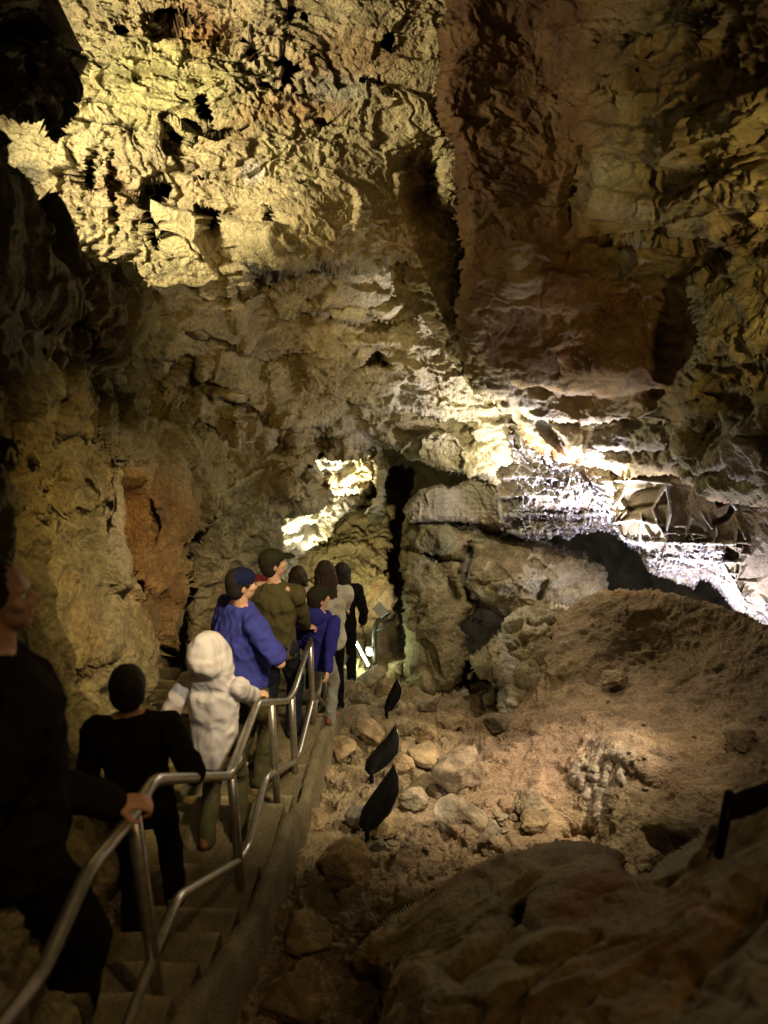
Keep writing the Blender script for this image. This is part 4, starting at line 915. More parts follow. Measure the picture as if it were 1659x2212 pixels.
pc = PV(808, 1450, 10.3); cp = empty("cable_post", pc); tag(cp, "dark bent conduit post with cable loops holding a small grey panel", "post")
v, f = tube([p - pc for p in rounded([PV(809, 1456, 10.3), PV(808, 1362, 10.3), PV(816, 1341, 10.3), PV(842, 1322, 10.3)], 0.12, 6)], 0.032, 14); o = pymesh("conduit", v, f, M_DARKP); o.parent = cp
pa = [PV(820, 1299, 10.28), PV(840, 1322, 10.2), PV(821, 1335, 10.2), PV(804, 1316, 10.28)]
nrm = (pa[1] - pa[0]).cross(pa[3] - pa[0]).normalized() * 0.03
vv = [tuple(p - pc) for p in pa] + [tuple(p + nrm - pc) for p in pa]
o = pymesh("panel", vv, [(0, 1, 2, 3), (7, 6, 5, 4), (0, 4, 5, 1), (1, 5, 6, 2), (2, 6, 7, 3), (3, 7, 4, 0)], M_GREYP, None, False); o.parent = cp
for k in range(3):
    a, b = PV(834 + k, 1331, 10.28) - pc, PV(815 - k, 1362, 10.28) - pc
    m1 = PV(841 - 3 * k, 1342, 10.2) - pc; m2 = PV(832 - 2 * k, 1356, 10.2) - pc
    pts = [a * (1 - t) ** 3 + m1 * 3 * t * (1 - t) ** 2 + m2 * 3 * t * t * (1 - t) + b * t ** 3 for t in np.linspace(0, 1, 12)]
    v, f = tube(pts, 0.008, 8); o = pymesh("cable", v, f, M_DARKP); o.parent = cp
jb = PV(798, 1417, 10.3); o = empty("junction_box", jb); tag(o, "small grey junction box beside the light strip and cable post", "junction box")
bm = bmesh.new(); bmesh.ops.create_cube(bm, size=1.0); bmesh.ops.scale(bm, vec=(0.088, 0.05, 0.135), verts=bm.verts); bmesh.ops.bevel(bm, geom=bm.edges, offset=0.01, segments=2, affect='EDGES'); bmesh.ops.translate(bm, vec=(0, 0, 0.07), verts=bm.verts)
me = bpy.data.meshes.new("housing"); bm.to_mesh(me); bm.free(); q = link("housing", me, M_GREYP); q.parent = o
v, f = tube([Vector((0, 0, 0.005)), Vector((0.0, 0, -0.25))], 0.012, 8); q = pymesh("conduit", v, f, M_DARKP); q.parent = o
# ================================================================== people
def ring_cap(p0, p1, r0, r1, n=12, sq=None):
    """closed tapered capsule; sq = (axis, factor) flattens it across one axis"""
    p0, p1 = np.array(p0, float), np.array(p1, float)
    t = p1 - p0; L = np.linalg.norm(t) + 1e-9; t = t / L
    a = np.cross(t, [0, 0, 1.0]); 
    if np.linalg.norm(a) < 0.1: a = np.cross(t, [0, 1.0, 0])
    a /= np.linalg.norm(a); b = np.cross(t, a)
    prof = [(-math.cos(x) * r0, math.sin(x) * r0) for x in np.linspace(0.12, math.pi / 2, 5)] + [(L + math.sin(x) * r1, math.cos(x) * r1) for x in np.linspace(0, math.pi / 2 - 0.12, 5)]
    V_, Fs = [], []
    for (s, r) in prof:
        for k in range(n):
            th = 2 * math.pi * k / n
            V_.append(p0 + t * s + (a * math.cos(th) + b * math.sin(th)) * r)
    m = len(prof)
    for i in range(m - 1):
        for k in range(n): Fs.append((i * n + k, i * n + (k + 1) % n, (i + 1) * n + (k + 1) % n, (i + 1) * n + k))
    Fs.append(tuple(range(n - 1, -1, -1))); Fs.append(tuple(range((m - 1) * n, m * n)))
    V_ = np.array(V_)
    if sq is not None:
        ax = np.array(sq[0], float); ax /= np.linalg.norm(ax); c = (p0 + p1) / 2
        V_ = V_ + np.outer((V_ - c) @ ax, ax) * (sq[1] - 1)
    return [tuple(v) for v in V_], Fs

def ellip(c, r, R=None, n=16, m=10):
    V_, Fs = [], []
    for i in range(1, m):
        ph = math.pi * i / m
        for k in range(n):
            th = 2 * math.pi * k / n
            V_.append((math.sin(ph) * math.cos(th) * r[0], math.sin(ph) * math.sin(th) * r[1], math.cos(ph) * r[2]))
    V_.append((0, 0, r[2])); V_.append((0, 0, -r[2])); T = len(V_) - 2
    for i in range(m - 2):
        for k in range(n): Fs.append((i * n + k, (i + 1) * n + k, (i + 1) * n + (k + 1) % n, i * n + (k + 1) % n))
    for k in range(n):
        Fs.append((T, k, (k + 1) % n)); Fs.append((T + 1, (m - 2) * n + (k + 1) % n, (m - 2) * n + k))
    V_ = np.array(V_)
    if R is not None: V_ = V_ @ np.array(R).T
    return [tuple(v + np.array(c)) for v in V_], Fs

def loft(rings, n=22):
    """closed tube through elliptical rings (centre, half width, half depth)"""
    V_, Fs = [], []
    for c, rx, ry in rings:
        for k in range(n):
            th = 2 * math.pi * k / n
            V_.append((c[0] + rx * math.copysign(abs(math.cos(th)) ** 0.85, math.cos(th)), c[1] + ry * math.sin(th), c[2]))
    for i in range(len(rings) - 1):
        for k in range(n): Fs.append((i * n + k, i * n + (k + 1) % n, (i + 1) * n + (k + 1) % n, (i + 1) * n + k))
    Fs.append(tuple(range(n - 1, -1, -1))); m = (len(rings) - 1) * n; Fs.append(tuple(range(m, m + n)))
    return V_, Fs

def fuse(name, parts, voxel, smooth, mat, parent, fold=0.0, ffreq=9.0, fstretch=(1, 1, 0.5), seed=1, cut=None):
    v, f = merge(parts)
    me = bpy.data.meshes.new("tmp"); me.from_pydata(v, [], f); me.update()
    o = bpy.data.objects.new("tmp", me); COL.objects.link(o)
    md = o.modifiers.new("r", 'REMESH'); md.mode = 'VOXEL'; md.voxel_size = voxel; md.use_smooth_shade = True
    if smooth:
        sm = o.modifiers.new("s", 'SMOOTH'); sm.factor = 0.5; sm.iterations = smooth
    dg = bpy.context.evaluated_depsgraph_get(); dg.update()
    out = bpy.data.meshes.new_from_object(o.evaluated_get(dg))
    bpy.data.objects.remove(o); bpy.data.meshes.remove(me)
    out.name = name
    n = len(out.vertices)
    co = np.empty(n * 3, np.float32); out.vertices.foreach_get("co", co); co = co.reshape(-1, 3)
    if fold:
        no = np.empty(n * 3, np.float32); out.vertices.foreach_get("normal", no); no = no.reshape(-1, 3)
        q = co + seed * 3.1; st_ = np.array(fstretch, np.float32)
        wq = q + 0.06 * np.stack([perlin(q * 5, 1), perlin(q * 5, 2), perlin(q * 5, 3)], -1).astype(np.float32)
        h = fold * (fbm(wq * st_, ffreq, 2, seed, 0.5, True) * 0.8 + 0.7 * fbm(q, 4.5, 2, seed + 3))
        co = co + no * h[:, None]
        out.vertices.foreach_set("co", co.ravel())
    if cut is not None:
        bm = bmesh.new(); bm.from_mesh(out)
        dead = [vv for vv in bm.verts if cut(vv.co)]
        bmesh.ops.delete(bm, geom=dead, context='VERTS'); bm.to_mesh(out); bm.free()
    out.polygons.foreach_set("use_smooth", [True] * len(out.polygons))
    out.materials.clear()
    return link(name, out, mat) if parent is None else _child(name, out, mat, parent)

def _child(name, me, mat, parent):
    o = link(name, me, mat); o.parent = parent; return o

def ik(S, W, a, b, pole):
    S, W = np.array(S, float), np.array(W, float)
    d = W - S; L = np.linalg.norm(d); d = d / (L + 1e-9); L2 = min(L, (a + b) * 0.995)
    W = S + d * L2
    x = (a * a - b * b + L2 * L2) / (2 * L2); h = math.sqrt(max(a * a - x * x, 0))
    p = np.array(pole, float); p = p - d * (p @ d); p /= np.linalg.norm(p) + 1e-9
    return S + d * x + p * h, W

def hand_parts(W, fdir, up, side, sc=1.0, grip=None, curl=0.5):
    """palm, four bent fingers and a thumb. fdir: finger direction, up: back of the hand"""
    y = np.array(fdir, float); y /= np.linalg.norm(y)
    z = np.array(up, float); z = z - y * (z @ y); z /= np.linalg.norm(z); x = np.cross(y, z)
    T = lambda a, b, c: np.array(W) + (x * a + y * b + z * c) * sc
    R = np.stack([x, y, z], 1)
    ps = [ellip(T(0, 0.052, 0), np.array([0.040, 0.054, 0.017]) * sc, R), ring_cap(W, T(0, 0.03, 0), 0.025 * sc, 0.024 * sc)]
    L = [0.078, 0.088, 0.083, 0.066]
    for i in range(4):
        xi = (-0.030 + 0.020 * i) * (1 if side > 0 else -1)
        a0 = 0.15 + 0.55 * curl; p = T(xi, 0.088, 0.0); ang = a0
        segs = [0.45, 0.32, 0.23]
        for j, s in enumerate(segs):
            st_ = L[i] * s * sc
            q = p + (y * math.cos(ang) - z * math.sin(ang)) * st_
            ps.append(ring_cap(p, q, (0.0098 - 0.0012 * j) * sc, (0.0090 - 0.0012 * j) * sc, 8)); p = q; ang += 0.35 + 1.15 * curl
    sx = -1 if side > 0 else 1
    p0, p1, p2 = T(sx * 0.030, 0.020, -0.004), T(sx * 0.058, 0.055, -0.016 - 0.02 * curl), T(sx * 0.050, 0.085, -0.030 - 0.025 * curl)
    ps += [ring_cap(p0, p1, 0.014 * sc, 0.011 * sc, 8), ring_cap(p1, p2, 0.011 * sc, 0.009 * sc, 8)]
    return ps

def rot_z(a): return np.array([[math.cos(a), -math.sin(a), 0], [math.sin(a), math.cos(a), 0], [0, 0, 1]])
def rot_x(a): return np.array([[1, 0, 0], [0, math.cos(a), -math.sin(a)], [0, math.sin(a), math.cos(a)]])

def make_person(label, base, yaw, H, skin, top, bottom, shoe, hair=None, cap=None, hood=None, head_yaw=0.0, head_pitch=0.0, lean=0.06, arms=None, girth=1.0, sleeve='long', stride=0.10, seed=1, eyes=False, loose=1.0, armscale=1.0, group=None, fine=0.009, skirt=0.0):
    root = empty("person", base, yaw); tag(root, label, "person", group)
    inv = np.array(Matrix.LocRotScale(Vector(base), Euler((0, 0, yaw)), None).inverted())
    loc = lambda p: (inv[:3, :3] @ np.array(p, float)) + inv[:3, 3]
    k = H / 1.75
    pel = np.array([0, 0, 0.535 * H]); up = np.array([0, math.sin(lean), math.cos(lean)])
    chest = pel + up * 0.20 * H; neck = pel + up * 0.295 * H
    headc = neck + np.array([0, math.sin(lean * 1.4) + 0.05, 1.0]) * 0.098 * H
    HR = rot_z(head_yaw) @ rot_x(head_pitch)
    hs = 0.92 + 0.08 * k if k > 0.9 else 0.90 + 0.05 * k
    hp = lambda x, y, z: headc + HR @ (np.array([x, y, z]) * hs)
    g = girth
    J = {}
    for s, nm in ((1, 'R'), (-1, 'L')):
        J['sh' + nm] = pel + up * 0.258 * H + np.array([s * 0.112 * H * (0.9 + 0.1 * g), 0, 0])
        J['hip' + nm] = pel + np.array([s * 0.052 * H, 0, -0.02 * H])
        fy = stride * s * 0.5
        J['an' + nm] = np.array([s * 0.06 * H, fy - 0.02, 0.05 * H]); J['kn' + nm], _ = ik(J['hip' + nm], J['an' + nm], 0.245 * H, 0.245 * H, (0, 1, 0))
    arms = arms or {}
    body = []
    # head: skull, jaw, brow, nose, lips, ears
    body += [ellip(hp(0, -0.012, 0.018), np.array([0.074, 0.094, 0.098]) * hs, HR), ellip(hp(0, 0.030, -0.045), np.array([0.056, 0.058, 0.066]) * hs, HR), ellip(hp(0, 0.052, -0.085), np.array([0.030, 0.026, 0.022]) * hs, HR),
             ring_cap(hp(-0.032, 0.071, 0.022), hp(0.032, 0.071, 0.022), 0.014 * hs, 0.014 * hs), ring_cap(hp(0, 0.080, 0.010), hp(0, 0.102, -0.024), 0.008 * hs, 0.013 * hs), ring_cap(hp(-0.014, 0.092, -0.030), hp(0.014, 0.092, -0.030), 0.009 * hs, 0.009 * hs),
             ring_cap(hp(-0.018, 0.080, -0.054), hp(0.018, 0.080, -0.054), 0.009 * hs, 0.009 * hs), ring_cap(hp(-0.015, 0.078, -0.066), hp(0.015, 0.078, -0.066), 0.009 * hs, 0.009 * hs),
             ring_cap(hp(-0.040, 0.058, -0.018), hp(0.040, 0.058, -0.018), 0.022 * hs, 0.022 * hs)]
    for s in (-1, 1): body.append(ellip(hp(s * 0.077, -0.010, -0.004), np.array([0.009, 0.018, 0.030]) * hs, HR))
    body.append(ring_cap(neck - up * 0.03, hp(0, -0.015, -0.05), 0.056 * k ** .5, 0.052 * k ** .5))
    # trunk, legs
    body += [ring_cap(pel, chest, 0.115 * k * g, 0.125 * k * g, 14, ((0, 1, 0), 0.72)), ring_cap(chest, neck, 0.12 * k * g, 0.055 * k, 14, ((0, 1, 0), 0.75)), ring_cap(J['shL'], J['shR'], 0.052 * k, 0.052 * k), ring_cap(neck, J['shL'], 0.05 * k, 0.046 * k), ring_cap(neck, J['shR'], 0.05 * k, 0.046 * k)]
    wr = {}
    for nm, s in (('R', 1), ('L', -1)):
        S = J['sh' + nm]; a = arms.get(nm, {})
        W = a.get('wrist'); W = loc(W) if W is not None else S + np.array([s * 0.06, 0.10, -0.30 * H])
        E, W = ik(S, W, 0.178 * H * armscale, 0.150 * H * armscale, a.get('pole', (s * 0.5, -1, -0.3)))
        J['el' + nm], J['wr' + nm] = E, W
        body += [ring_cap(S, E, 0.046 * k * g, 0.038 * k), ring_cap(E, E * 0.6 + W * 0.4, 0.037 * k, 0.037 * k), ring_cap(E * 0.6 + W * 0.4, W, 0.037 * k, 0.024 * k)]
        fd = a.get('fdir'); fd = inv[:3, :3] @ np.array(fd, float) if fd is not None else (W - E)
        ub = a.get('up'); ub = inv[:3, :3] @ np.array(ub, float) if ub is not None else np.array([s * 1.0, 0.2, 0.3])
        body += hand_parts(W, fd, ub, s, 0.9 * k ** 0.7, None, a.get('curl', 0.35))
        Hp, K, A = J['hip' + nm], J['kn' + nm], J['an' + nm]
        body += [ring_cap(Hp, K, 0.082 * k * g ** .5, 0.054 * k), ring_cap(K, K * 0.65 + A * 0.35, 0.052 * k, 0.054 * k), ring_cap(K * 0.65 + A * 0.35, A, 0.054 * k, 0.036 * k), ring_cap(A, A + np.array([0, 0.14 * k, -0.03 * H]), 0.036 * k, 0.026 * k)]
    fuse("body", body, fine * 0.8, 3, skin, root)
    # shirt / jacket
    t = []
    r = 1.0 * loose
    kg = k * (0.55 + 0.45 * g) * r; belly = max(0.0, g - 1.0)
    pr_ = [(-0.065 * H / k - skirt, .165, .120), (-0.02 * H, .172, .124 + .05 * belly), (0.05 * H, .164, .118 + .16 * belly), (0.11 * H, .164, .116 + .18 * belly), (0.17 * H, .178, .122 + .10 * belly), (0.22 * H, .188, .122), (0.252 * H, .176, .108), (0.272 * H, .130, .090), (0.288 * H, .085, .078), (0.300 * H, .070, .070)]
    t.append(loft([(pel + up * a, rx * kg, ry * kg) for a, rx, ry in pr_]))
    t += [ring_cap(neck - up * 0.035, J['shL'], 0.060 * k * r, 0.064 * k * r), ring_cap(neck - up * 0.035, J['shR'], 0.060 * k * r, 0.064 * k * r)]
    for nm in ('R', 'L'):
        S, E, W = J['sh' + nm], J['el' + nm], J['wr' + nm]
        if sleeve == 'long':
            t += [ring_cap(S, E, 0.070 * k * r, 0.055 * k * r), ring_cap(E, W * 0.93 + E * 0.07, 0.054 * k * r, 0.043 * k * r)]
        elif sleeve == 'short':
            t += [ring_cap(S, S * 0.25 + E * 0.75, 0.076 * k * r, 0.072 * k * r)]
    if hood == 'up':
        t += [ellip(hp(0, -0.030, 0.018), np.array([0.112, 0.128, 0.132]) * hs, HR), ellip(hp(0, -0.055, 0.070), np.array([0.080, 0.085, 0.080]) * hs, HR), ellip(hp(0, -0.075, 0.115), np.array([0.045, 0.06, 0.045]) * hs, HR)]
        nb = neck - up * 0.05
        t.append(loft([(nb, .165 * k, .105 * k), (nb + up * 0.04, .158 * k, .115 * k), (nb + up * 0.09, .146 * k, .125 * k), (headc + np.array([0, -0.035, -0.03]), .130 * hs, .130 * hs), (headc + np.array([0, -0.035, 0.03]), .116 * hs, .124 * hs)]))
    if hood == 'down':
        t += [ellip(neck + np.array([0, -0.07, 0.0]), np.array([0.125, 0.075, 0.095]) * k), ring_cap(neck + np.array([-0.09, 0.01, -0.02]), neck + np.array([-0.03, 0.09, -0.05]), 0.04, 0.03), ring_cap(neck + np.array([0.09, 0.01, -0.02]), neck + np.array([0.03, 0.09, -0.05]), 0.04, 0.03)]
    face_dir = HR @ np.array([0, 1.0, 0]); fc = hp(0, 0.10, -0.005)
    cutf = None
    if hood == 'up':
        hc = np.array(headc)
        def cutf(c):
            p = HR.T @ (np.array(c) - hc)
            return p[1] > 0.030 and (p[0] / 0.075) ** 2 + ((p[2] + 0.005) / 0.105) ** 2 < 1
    fuse("top" if sleeve != 'vest' else "vest", t, fine, 12 if hood == 'up' else 7, top, root, 0.024 * k, 7.5, (1, 1, 0.7), seed, cutf)
    if sleeve == 'long' and girth < 1.2:
        z0 = pel - up * (0.065 * H / k * k + skirt); kk = k * r * (0.55 + 0.45 * g)
        hm_ = [loft([(z0 - up * 0.012, .150 * kk, .106 * kk), (z0 + up * 0.0, .168 * kk, .121 * kk), (z0 + up * 0.045, .169 * kk, .123 * kk), (z0 + up * 0.055, .150 * kk, .108 * kk)])]
        fuse("hem", hm_, 0.008, 1, top, root, 0.003, 20, (3, 3, 0.2), seed + 2)
        for nm in ('R', 'L'):
            E, W = J['el' + nm], J['wr' + nm]
            fuse("cuff", [ring_cap(W * 0.90 + E * 0.10, W * 0.99 + E * 0.01, 0.042 * k * r, 0.038 * k * r)], 0.006, 1, top, root)
    # trousers and shoes
    tr = [ring_cap(pel - up * 0.03, pel + up * 0.03, 0.128 * k * g ** .6, 0.125 * k * g ** .6, 14, ((0, 1, 0), 0.85))]
    for nm in ('R', 'L'):
        Hp, K, A = J['hip' + nm], J['kn' + nm], J['an' + nm]
        tr += [ring_cap(Hp, K, 0.096 * k * g ** .5, 0.070 * k), ring_cap(K, A - np.array([0, 0, 0.02 * H]), 0.068 * k, 0.060 * k)]
    fuse("trousers", tr, fine, 4, bottom, root, 0.015 * k, 8, (1, 1, 0.8), seed + 5)
    for nm in ('R', 'L'):
        A = J['an' + nm]; z = -A[2]
        sh = [ring_cap(A + np.array([0, -0.035, z + 0.045]), A + np.array([0, 0.14 * k, z + 0.036]), 0.042 * k, 0.036 * k, 12), ring_cap(A + np.array([0, -0.02, z + 0.06]), A + np.array([0, 0.0, 0.0]), 0.045 * k, 0.042 * k)]
        fuse("shoe", sh, 0.008, 2, shoe, root, cut=None)
    # hair, cap, eyes
    if hair:
        style, hm = hair
        h = [ellip(hp(0, -0.026, 0.030), np.array([0.086, 0.096, 0.096]) * hs, HR), ellip(hp(0, -0.045, -0.015), np.array([0.082, 0.070, 0.092]) * hs, HR)]
        if style == 'long':
            for i in range(7):
                q = hp(0.006 * math.sin(2.1 * i), -0.062 - 0.006 * i, -0.03 - 0.052 * i)
                h.append(ellip(q, np.array([0.100 + 0.006 * math.sin(1.7 * i) - 0.006 * max(0, i - 4), 0.058 - 0.003 * i, 0.075]) * hs))
            for s in (-1, 1): h.append(ring_cap(hp(s * 0.075, 0.0, 0.02), hp(s * 0.088, -0.02, -0.24), 0.028, 0.020))
        hc2 = np.array(headc)
        def cuth(c):
            p = HR.T @ (np.array(c) - hc2)
            return p[1] > 0.048 and p[2] < 0.062
        fuse("hair", h, 0.009, 2, hm, root, 0.014 if style == 'long' else 0.004, 30, (1, 1, 0.12), seed + 9, cuth)
    if cap:
        cm, bm_ = cap
        c = [ellip(hp(0, -0.010, 0.045), np.array([0.090, 0.108, 0.085]) * hs, HR)]
        hc3 = np.array(headc)
        fuse("cap", c, 0.008, 1, cm, root, 0.002, 10, (1, 1, 1), seed + 11, lambda q: (HR.T @ (np.array(q) - hc3))[2] < 0.030)
        capo = root.children[-1] if root.children else None
        br = [ellip(hp(0, 0.115, 0.042), np.array([0.070, 0.075, 0.009]) * hs, HR @ rot_x(-0.18))]
        fuse("brim", br, 0.006, 1, bm_, [o for o in root.children if o.name.startswith("cap")][0])
    if eyes:
        for s in (-1, 1):
            v, f = ellip(hp(s * 0.031, 0.072, 0.002), np.array([0.012, 0.012, 0.012]) * hs)
            e = _child("eye", _pm("eye", v, f), M_EYE, root)
            v, f = ellip(hp(s * 0.032, 0.081, 0.002), np.array([0.0065, 0.0045, 0.0065]) * hs, HR)
            _child("iris", _pm("iris", v, f), M_HAIRD, e)
    return root

def _pm(name, v, f):
    me = bpy.data.meshes.new(name); me.from_pydata(v, [], f); me.polygons.foreach_set("use_smooth", [True] * len(f)); me.update(); return me

def skin_mat(name, col):
    m = plain_mat(name, col, 0.5, 0, 60, 0.08, 0.05, 0.35)
    b = m.node_tree.nodes["Principled BSDF"]; b.inputs["Subsurface Weight"].default_value = 0.12; b.inputs["Subsurface Radius"].default_value = (0.01, 0.004, 0.002)
    return m
def creases(m, strength=0.8, dist=0.03):
    nt = m.node_tree; b = nt.nodes["Principled BSDF"]; L = nt.links.new
    tc = N_(nt, "ShaderNodeTexCoord"); mp = N_(nt, "ShaderNodeMapping"); mp.inputs["Scale"].default_value = (1, 1, 0.6); mp.inputs["Rotation"].default_value = (0.3, 0.5, 0.2)
    n = N_(nt, "ShaderNodeTexNoise"); n.noise_type = 'RIDGED_MULTIFRACTAL'; n.inputs["Scale"].default_value = 7.0; n.inputs["Detail"].default_value = 3.0; n.inputs["Distortion"].default_value = 0.9
    n2 = N_(nt, "ShaderNodeTexNoise"); n2.inputs["Scale"].default_value = 240
    L(tc.outputs["Object"], mp.inputs["Vector"]); L(mp.outputs["Vector"], n.inputs["Vector"]); L(tc.outputs["Object"], n2.inputs["Vector"])
    ad = N_(nt, "ShaderNodeMath", operation='MULTIPLY_ADD'); ad.inputs[1].default_value = 0.06; L(n2.outputs["Fac"], ad.inputs[0]); L(n.outputs["Fac"], ad.inputs[2])
    bp = N_(nt, "ShaderNodeBump"); bp.inputs["Strength"].default_value = strength; bp.inputs["Distance"].default_value = dist
    L(ad.outputs[0], bp.inputs["Height"]); L(bp.outputs["Normal"], b.inputs["Normal"])
    return m
def cloth(name, col, var=0.15, ns=14): return creases(plain_mat(name, col, 0.95, 0, ns, var, 0.0, 0.05))
M_SKIN = skin_mat("fair_skin", (0.62, 0.38, 0.26)); M_SKINT = skin_mat("tanned_skin", (0.52, 0.29, 0.17))
M_EYE = plain_mat("eye_white", (0.7, 0.68, 0.64), 0.3); M_HAIRD = plain_mat("dark_hair", (0.016, 0.011, 0.008), 0.75, 0, 80, 0.4, 0.3); M_HAIRB = plain_mat("brown_hair", (0.045, 0.025, 0.013), 0.75, 0, 80, 0.4, 0.3)
M_DKBR = cloth("dark_brown_cloth", (0.014, 0.011, 0.007)); M_BLKC = cloth("black_cloth", (0.010, 0.009, 0.009)); M_NAVYJ = cloth("dark_denim", (0.018, 0.022, 0.035)); M_OLV = cloth("olive_knit", (0.085, 0.075, 0.035)); M_BLUE = cloth("blue_cotton", (0.055, 0.065, 0.36)); M_ROYAL = cloth("royal_blue_fleece", (0.03, 0.03, 0.22))
M_CREAM = cloth("cream_knit", (0.62, 0.57, 0.45), 0.08); M_KHAK = cloth("olive_trousers", (0.085, 0.08, 0.04)); M_GREYT = cloth("pale_grey_denim", (0.32, 0.33, 0.28)); M_CAPD = cloth("dark_olive_cap_cloth", (0.028, 0.030, 0.016)); M_CAPB = cloth("navy_cap_cloth", (0.012, 0.016, 0.06)); M_CAPR = cloth("wine_red_brim", (0.09, 0.012, 0.02))
M_SHOE = plain_mat("pale_trainer", (0.42, 0.38, 0.27), 0.6); M_SHOED = plain_mat("dark_shoe", (0.03, 0.022, 0.018), 0.6); M_SHOEO = plain_mat("brown_shoe", (0.20, 0.08, 0.04), 0.6)
M_TOPW = cloth("pale_grey_top", (0.34, 0.30, 0.21))
# tie-dyed white hoodie
M_TIE, nt_, b_ = new_mat("tie_dyed_white_fleece")
tc_ = N_(nt_, "ShaderNodeTexCoord"); n1_ = N_(nt_, "ShaderNodeTexNoise"); n1_.inputs["Scale"].default_value = 4.6; n1_.inputs["Detail"].default_value = 3; n1_.inputs["Distortion"].default_value = 1.2
cr_ = N_(nt_, "ShaderNodeValToRGB"); nt_.links.new(tc_.outputs["Object"], n1_.inputs["Vector"]); nt_.links.new(n1_.outputs["Fac"], cr_.inputs[0])
e_ = cr_.color_ramp.elements; e_[0].position = 0.30; e_[0].color = (0.36, 0.34, 0.40, 1); e_[1].position = 0.44; e_[1].color = (0.58, 0.56, 0.60, 1)
for pos, c in ((0.60, (0.60, 0.58, 0.60, 1)), (0.68, (0.58, 0.44, 0.37, 1)), (0.75, (0.36, 0.38, 0.30, 1))):
    q_ = e_.new(pos); q_.color = c
creases(M_TIE)
nt_.links.new(cr_.outputs["Color"], b_.inputs["Base Color"]); b_.inputs["Roughness"].default_value = 0.95

def spot(u, y, dz=0.0):          # a place on the path at distance y whose head-height column appears near u
    z = float(path_tread(y)) + dz
    d = y * CP - (z + 0.9 - CZ) * SP
    return (float((u - CU) / F * d), y, z)
def path_tread(y):
    i = int(np.searchsorted(ys, y, side='right')) - 1
    return zs[max(0, min(i, len(zs) - 1))]
def rail_hand(u, v, back=0.09, lift=0.035):
    p = RP(u, v); return (p.x - back, p.y - 0.02, p.z + lift)
R_ = math.radians
GRIP = dict(fdir=(1, 0.25, -0.12), up=(-0.05, -0.15, 1), curl=0.75)
# near man in the lower left corner
h1 = RP(288, 1728)
make_person("tall man in a dark jacket at the left edge, gripping the rail nearest the viewer", (-1.19, 1.93, path_z(1.93)), R_(-42), 1.94, M_SKINT, M_DKBR, M_BLKC, M_SHOED, ('short', M_HAIRD), head_yaw=R_(-35), lean=0.12,
    arms={'L': dict(wrist=(h1.x - 0.04, h1.y - 0.05, h1.z + 0.03), pole=(-0.3, -0.4, -1), **GRIP), 'R': dict(wrist=(-1.35, 1.72, path_z(1.95) + 0.85), curl=0.4)}, girth=1.08, seed=3, eyes=True, loose=1.1, armscale=1.3, stride=0.02)
# figure in black on the stairs
b2 = spot(296, 2.95)
make_person("figure in dark clothes with pale trainers on the stairs behind the hooded child", b2, R_(8), 1.44, M_SKINT, M_DKBR, M_BLKC, M_SHOE, ('short', M_HAIRD), lean=0.08, arms={'R': dict(wrist=tuple(P(386, 1600, 3.62)), pole=(0.5, -1, -0.4), curl=0.5)}, seed=5, stride=0.22)
# hooded child
b3 = spot(462, 3.86); h3 = rail_hand(598, 1512, 0.10, 0.04)
make_person("child in a white tie dyed hoodie with the hood up, one hand on the rail", b3, R_(-12), 1.42, M_SKIN, M_TIE, M_KHAK, M_SHOEO, None, hood='up', head_yaw=R_(-22), head_pitch=R_(-6), lean=0.05, arms={'R': dict(wrist=h3, pole=(0.6, -0.5, -0.8), **GRIP), 'L': dict(wrist=(b3[0] - 0.22, b3[1] + 0.04, b3[2] + 0.70), curl=0.4, pole=(-1, -0.4, 0))}, seed=7, loose=1.02, fine=0.008, skirt=0.03)
# man in blue
b4 = spot(524, 4.85)
make_person("heavy man in a blue short sleeved shirt and navy cap, seen from the side", b4, R_(-52), 1.76, M_SKIN, M_BLUE, M_KHAK, M_SHOED, ('short', M_HAIRD), cap=(M_CAPB, M_CAPR), head_yaw=R_(-14), head_pitch=R_(-5), lean=0.05, sleeve='short', girth=1.32,
    arms={'R': dict(wrist=tuple(P(574, 1362, 5.45)), pole=(0.35, 0.5, -1), curl=0.4)}, seed=9, eyes=True)
# man in olive
b5 = spot(596, 5.62); h5 = rail_hand(682, 1392, 0.07, 0.05)
make_person("man in an olive sweater and dark cap reaching his right hand to the rail", b5, R_(-14), 1.74, M_SKIN, M_OLV, M_NAVYJ, M_SHOED, ('short', M_HAIRD), cap=(M_CAPD, M_CAPD), head_yaw=R_(-52), head_pitch=R_(4), lean=0.04, arms={'R': dict(wrist=h5, pole=(0.7, -0.5, -0.7), **GRIP)}, seed=11, eyes=True)
# child in blue
b6 = spot(688, 6.05)
make_person("small child in a royal blue hoodie and dark cap between the rail posts", b6, R_(-25), 1.37, M_SKIN, M_ROYAL, M_GREYT, M_SHOEO, ('short', M_HAIRD), cap=(M_CAPD, M_CAPD), hood='down', head_yaw=R_(-35), lean=0.04, arms={'R': dict(wrist=tuple(P(708, 1452, 6.5)), curl=0.5)}, seed=13, eyes=True)
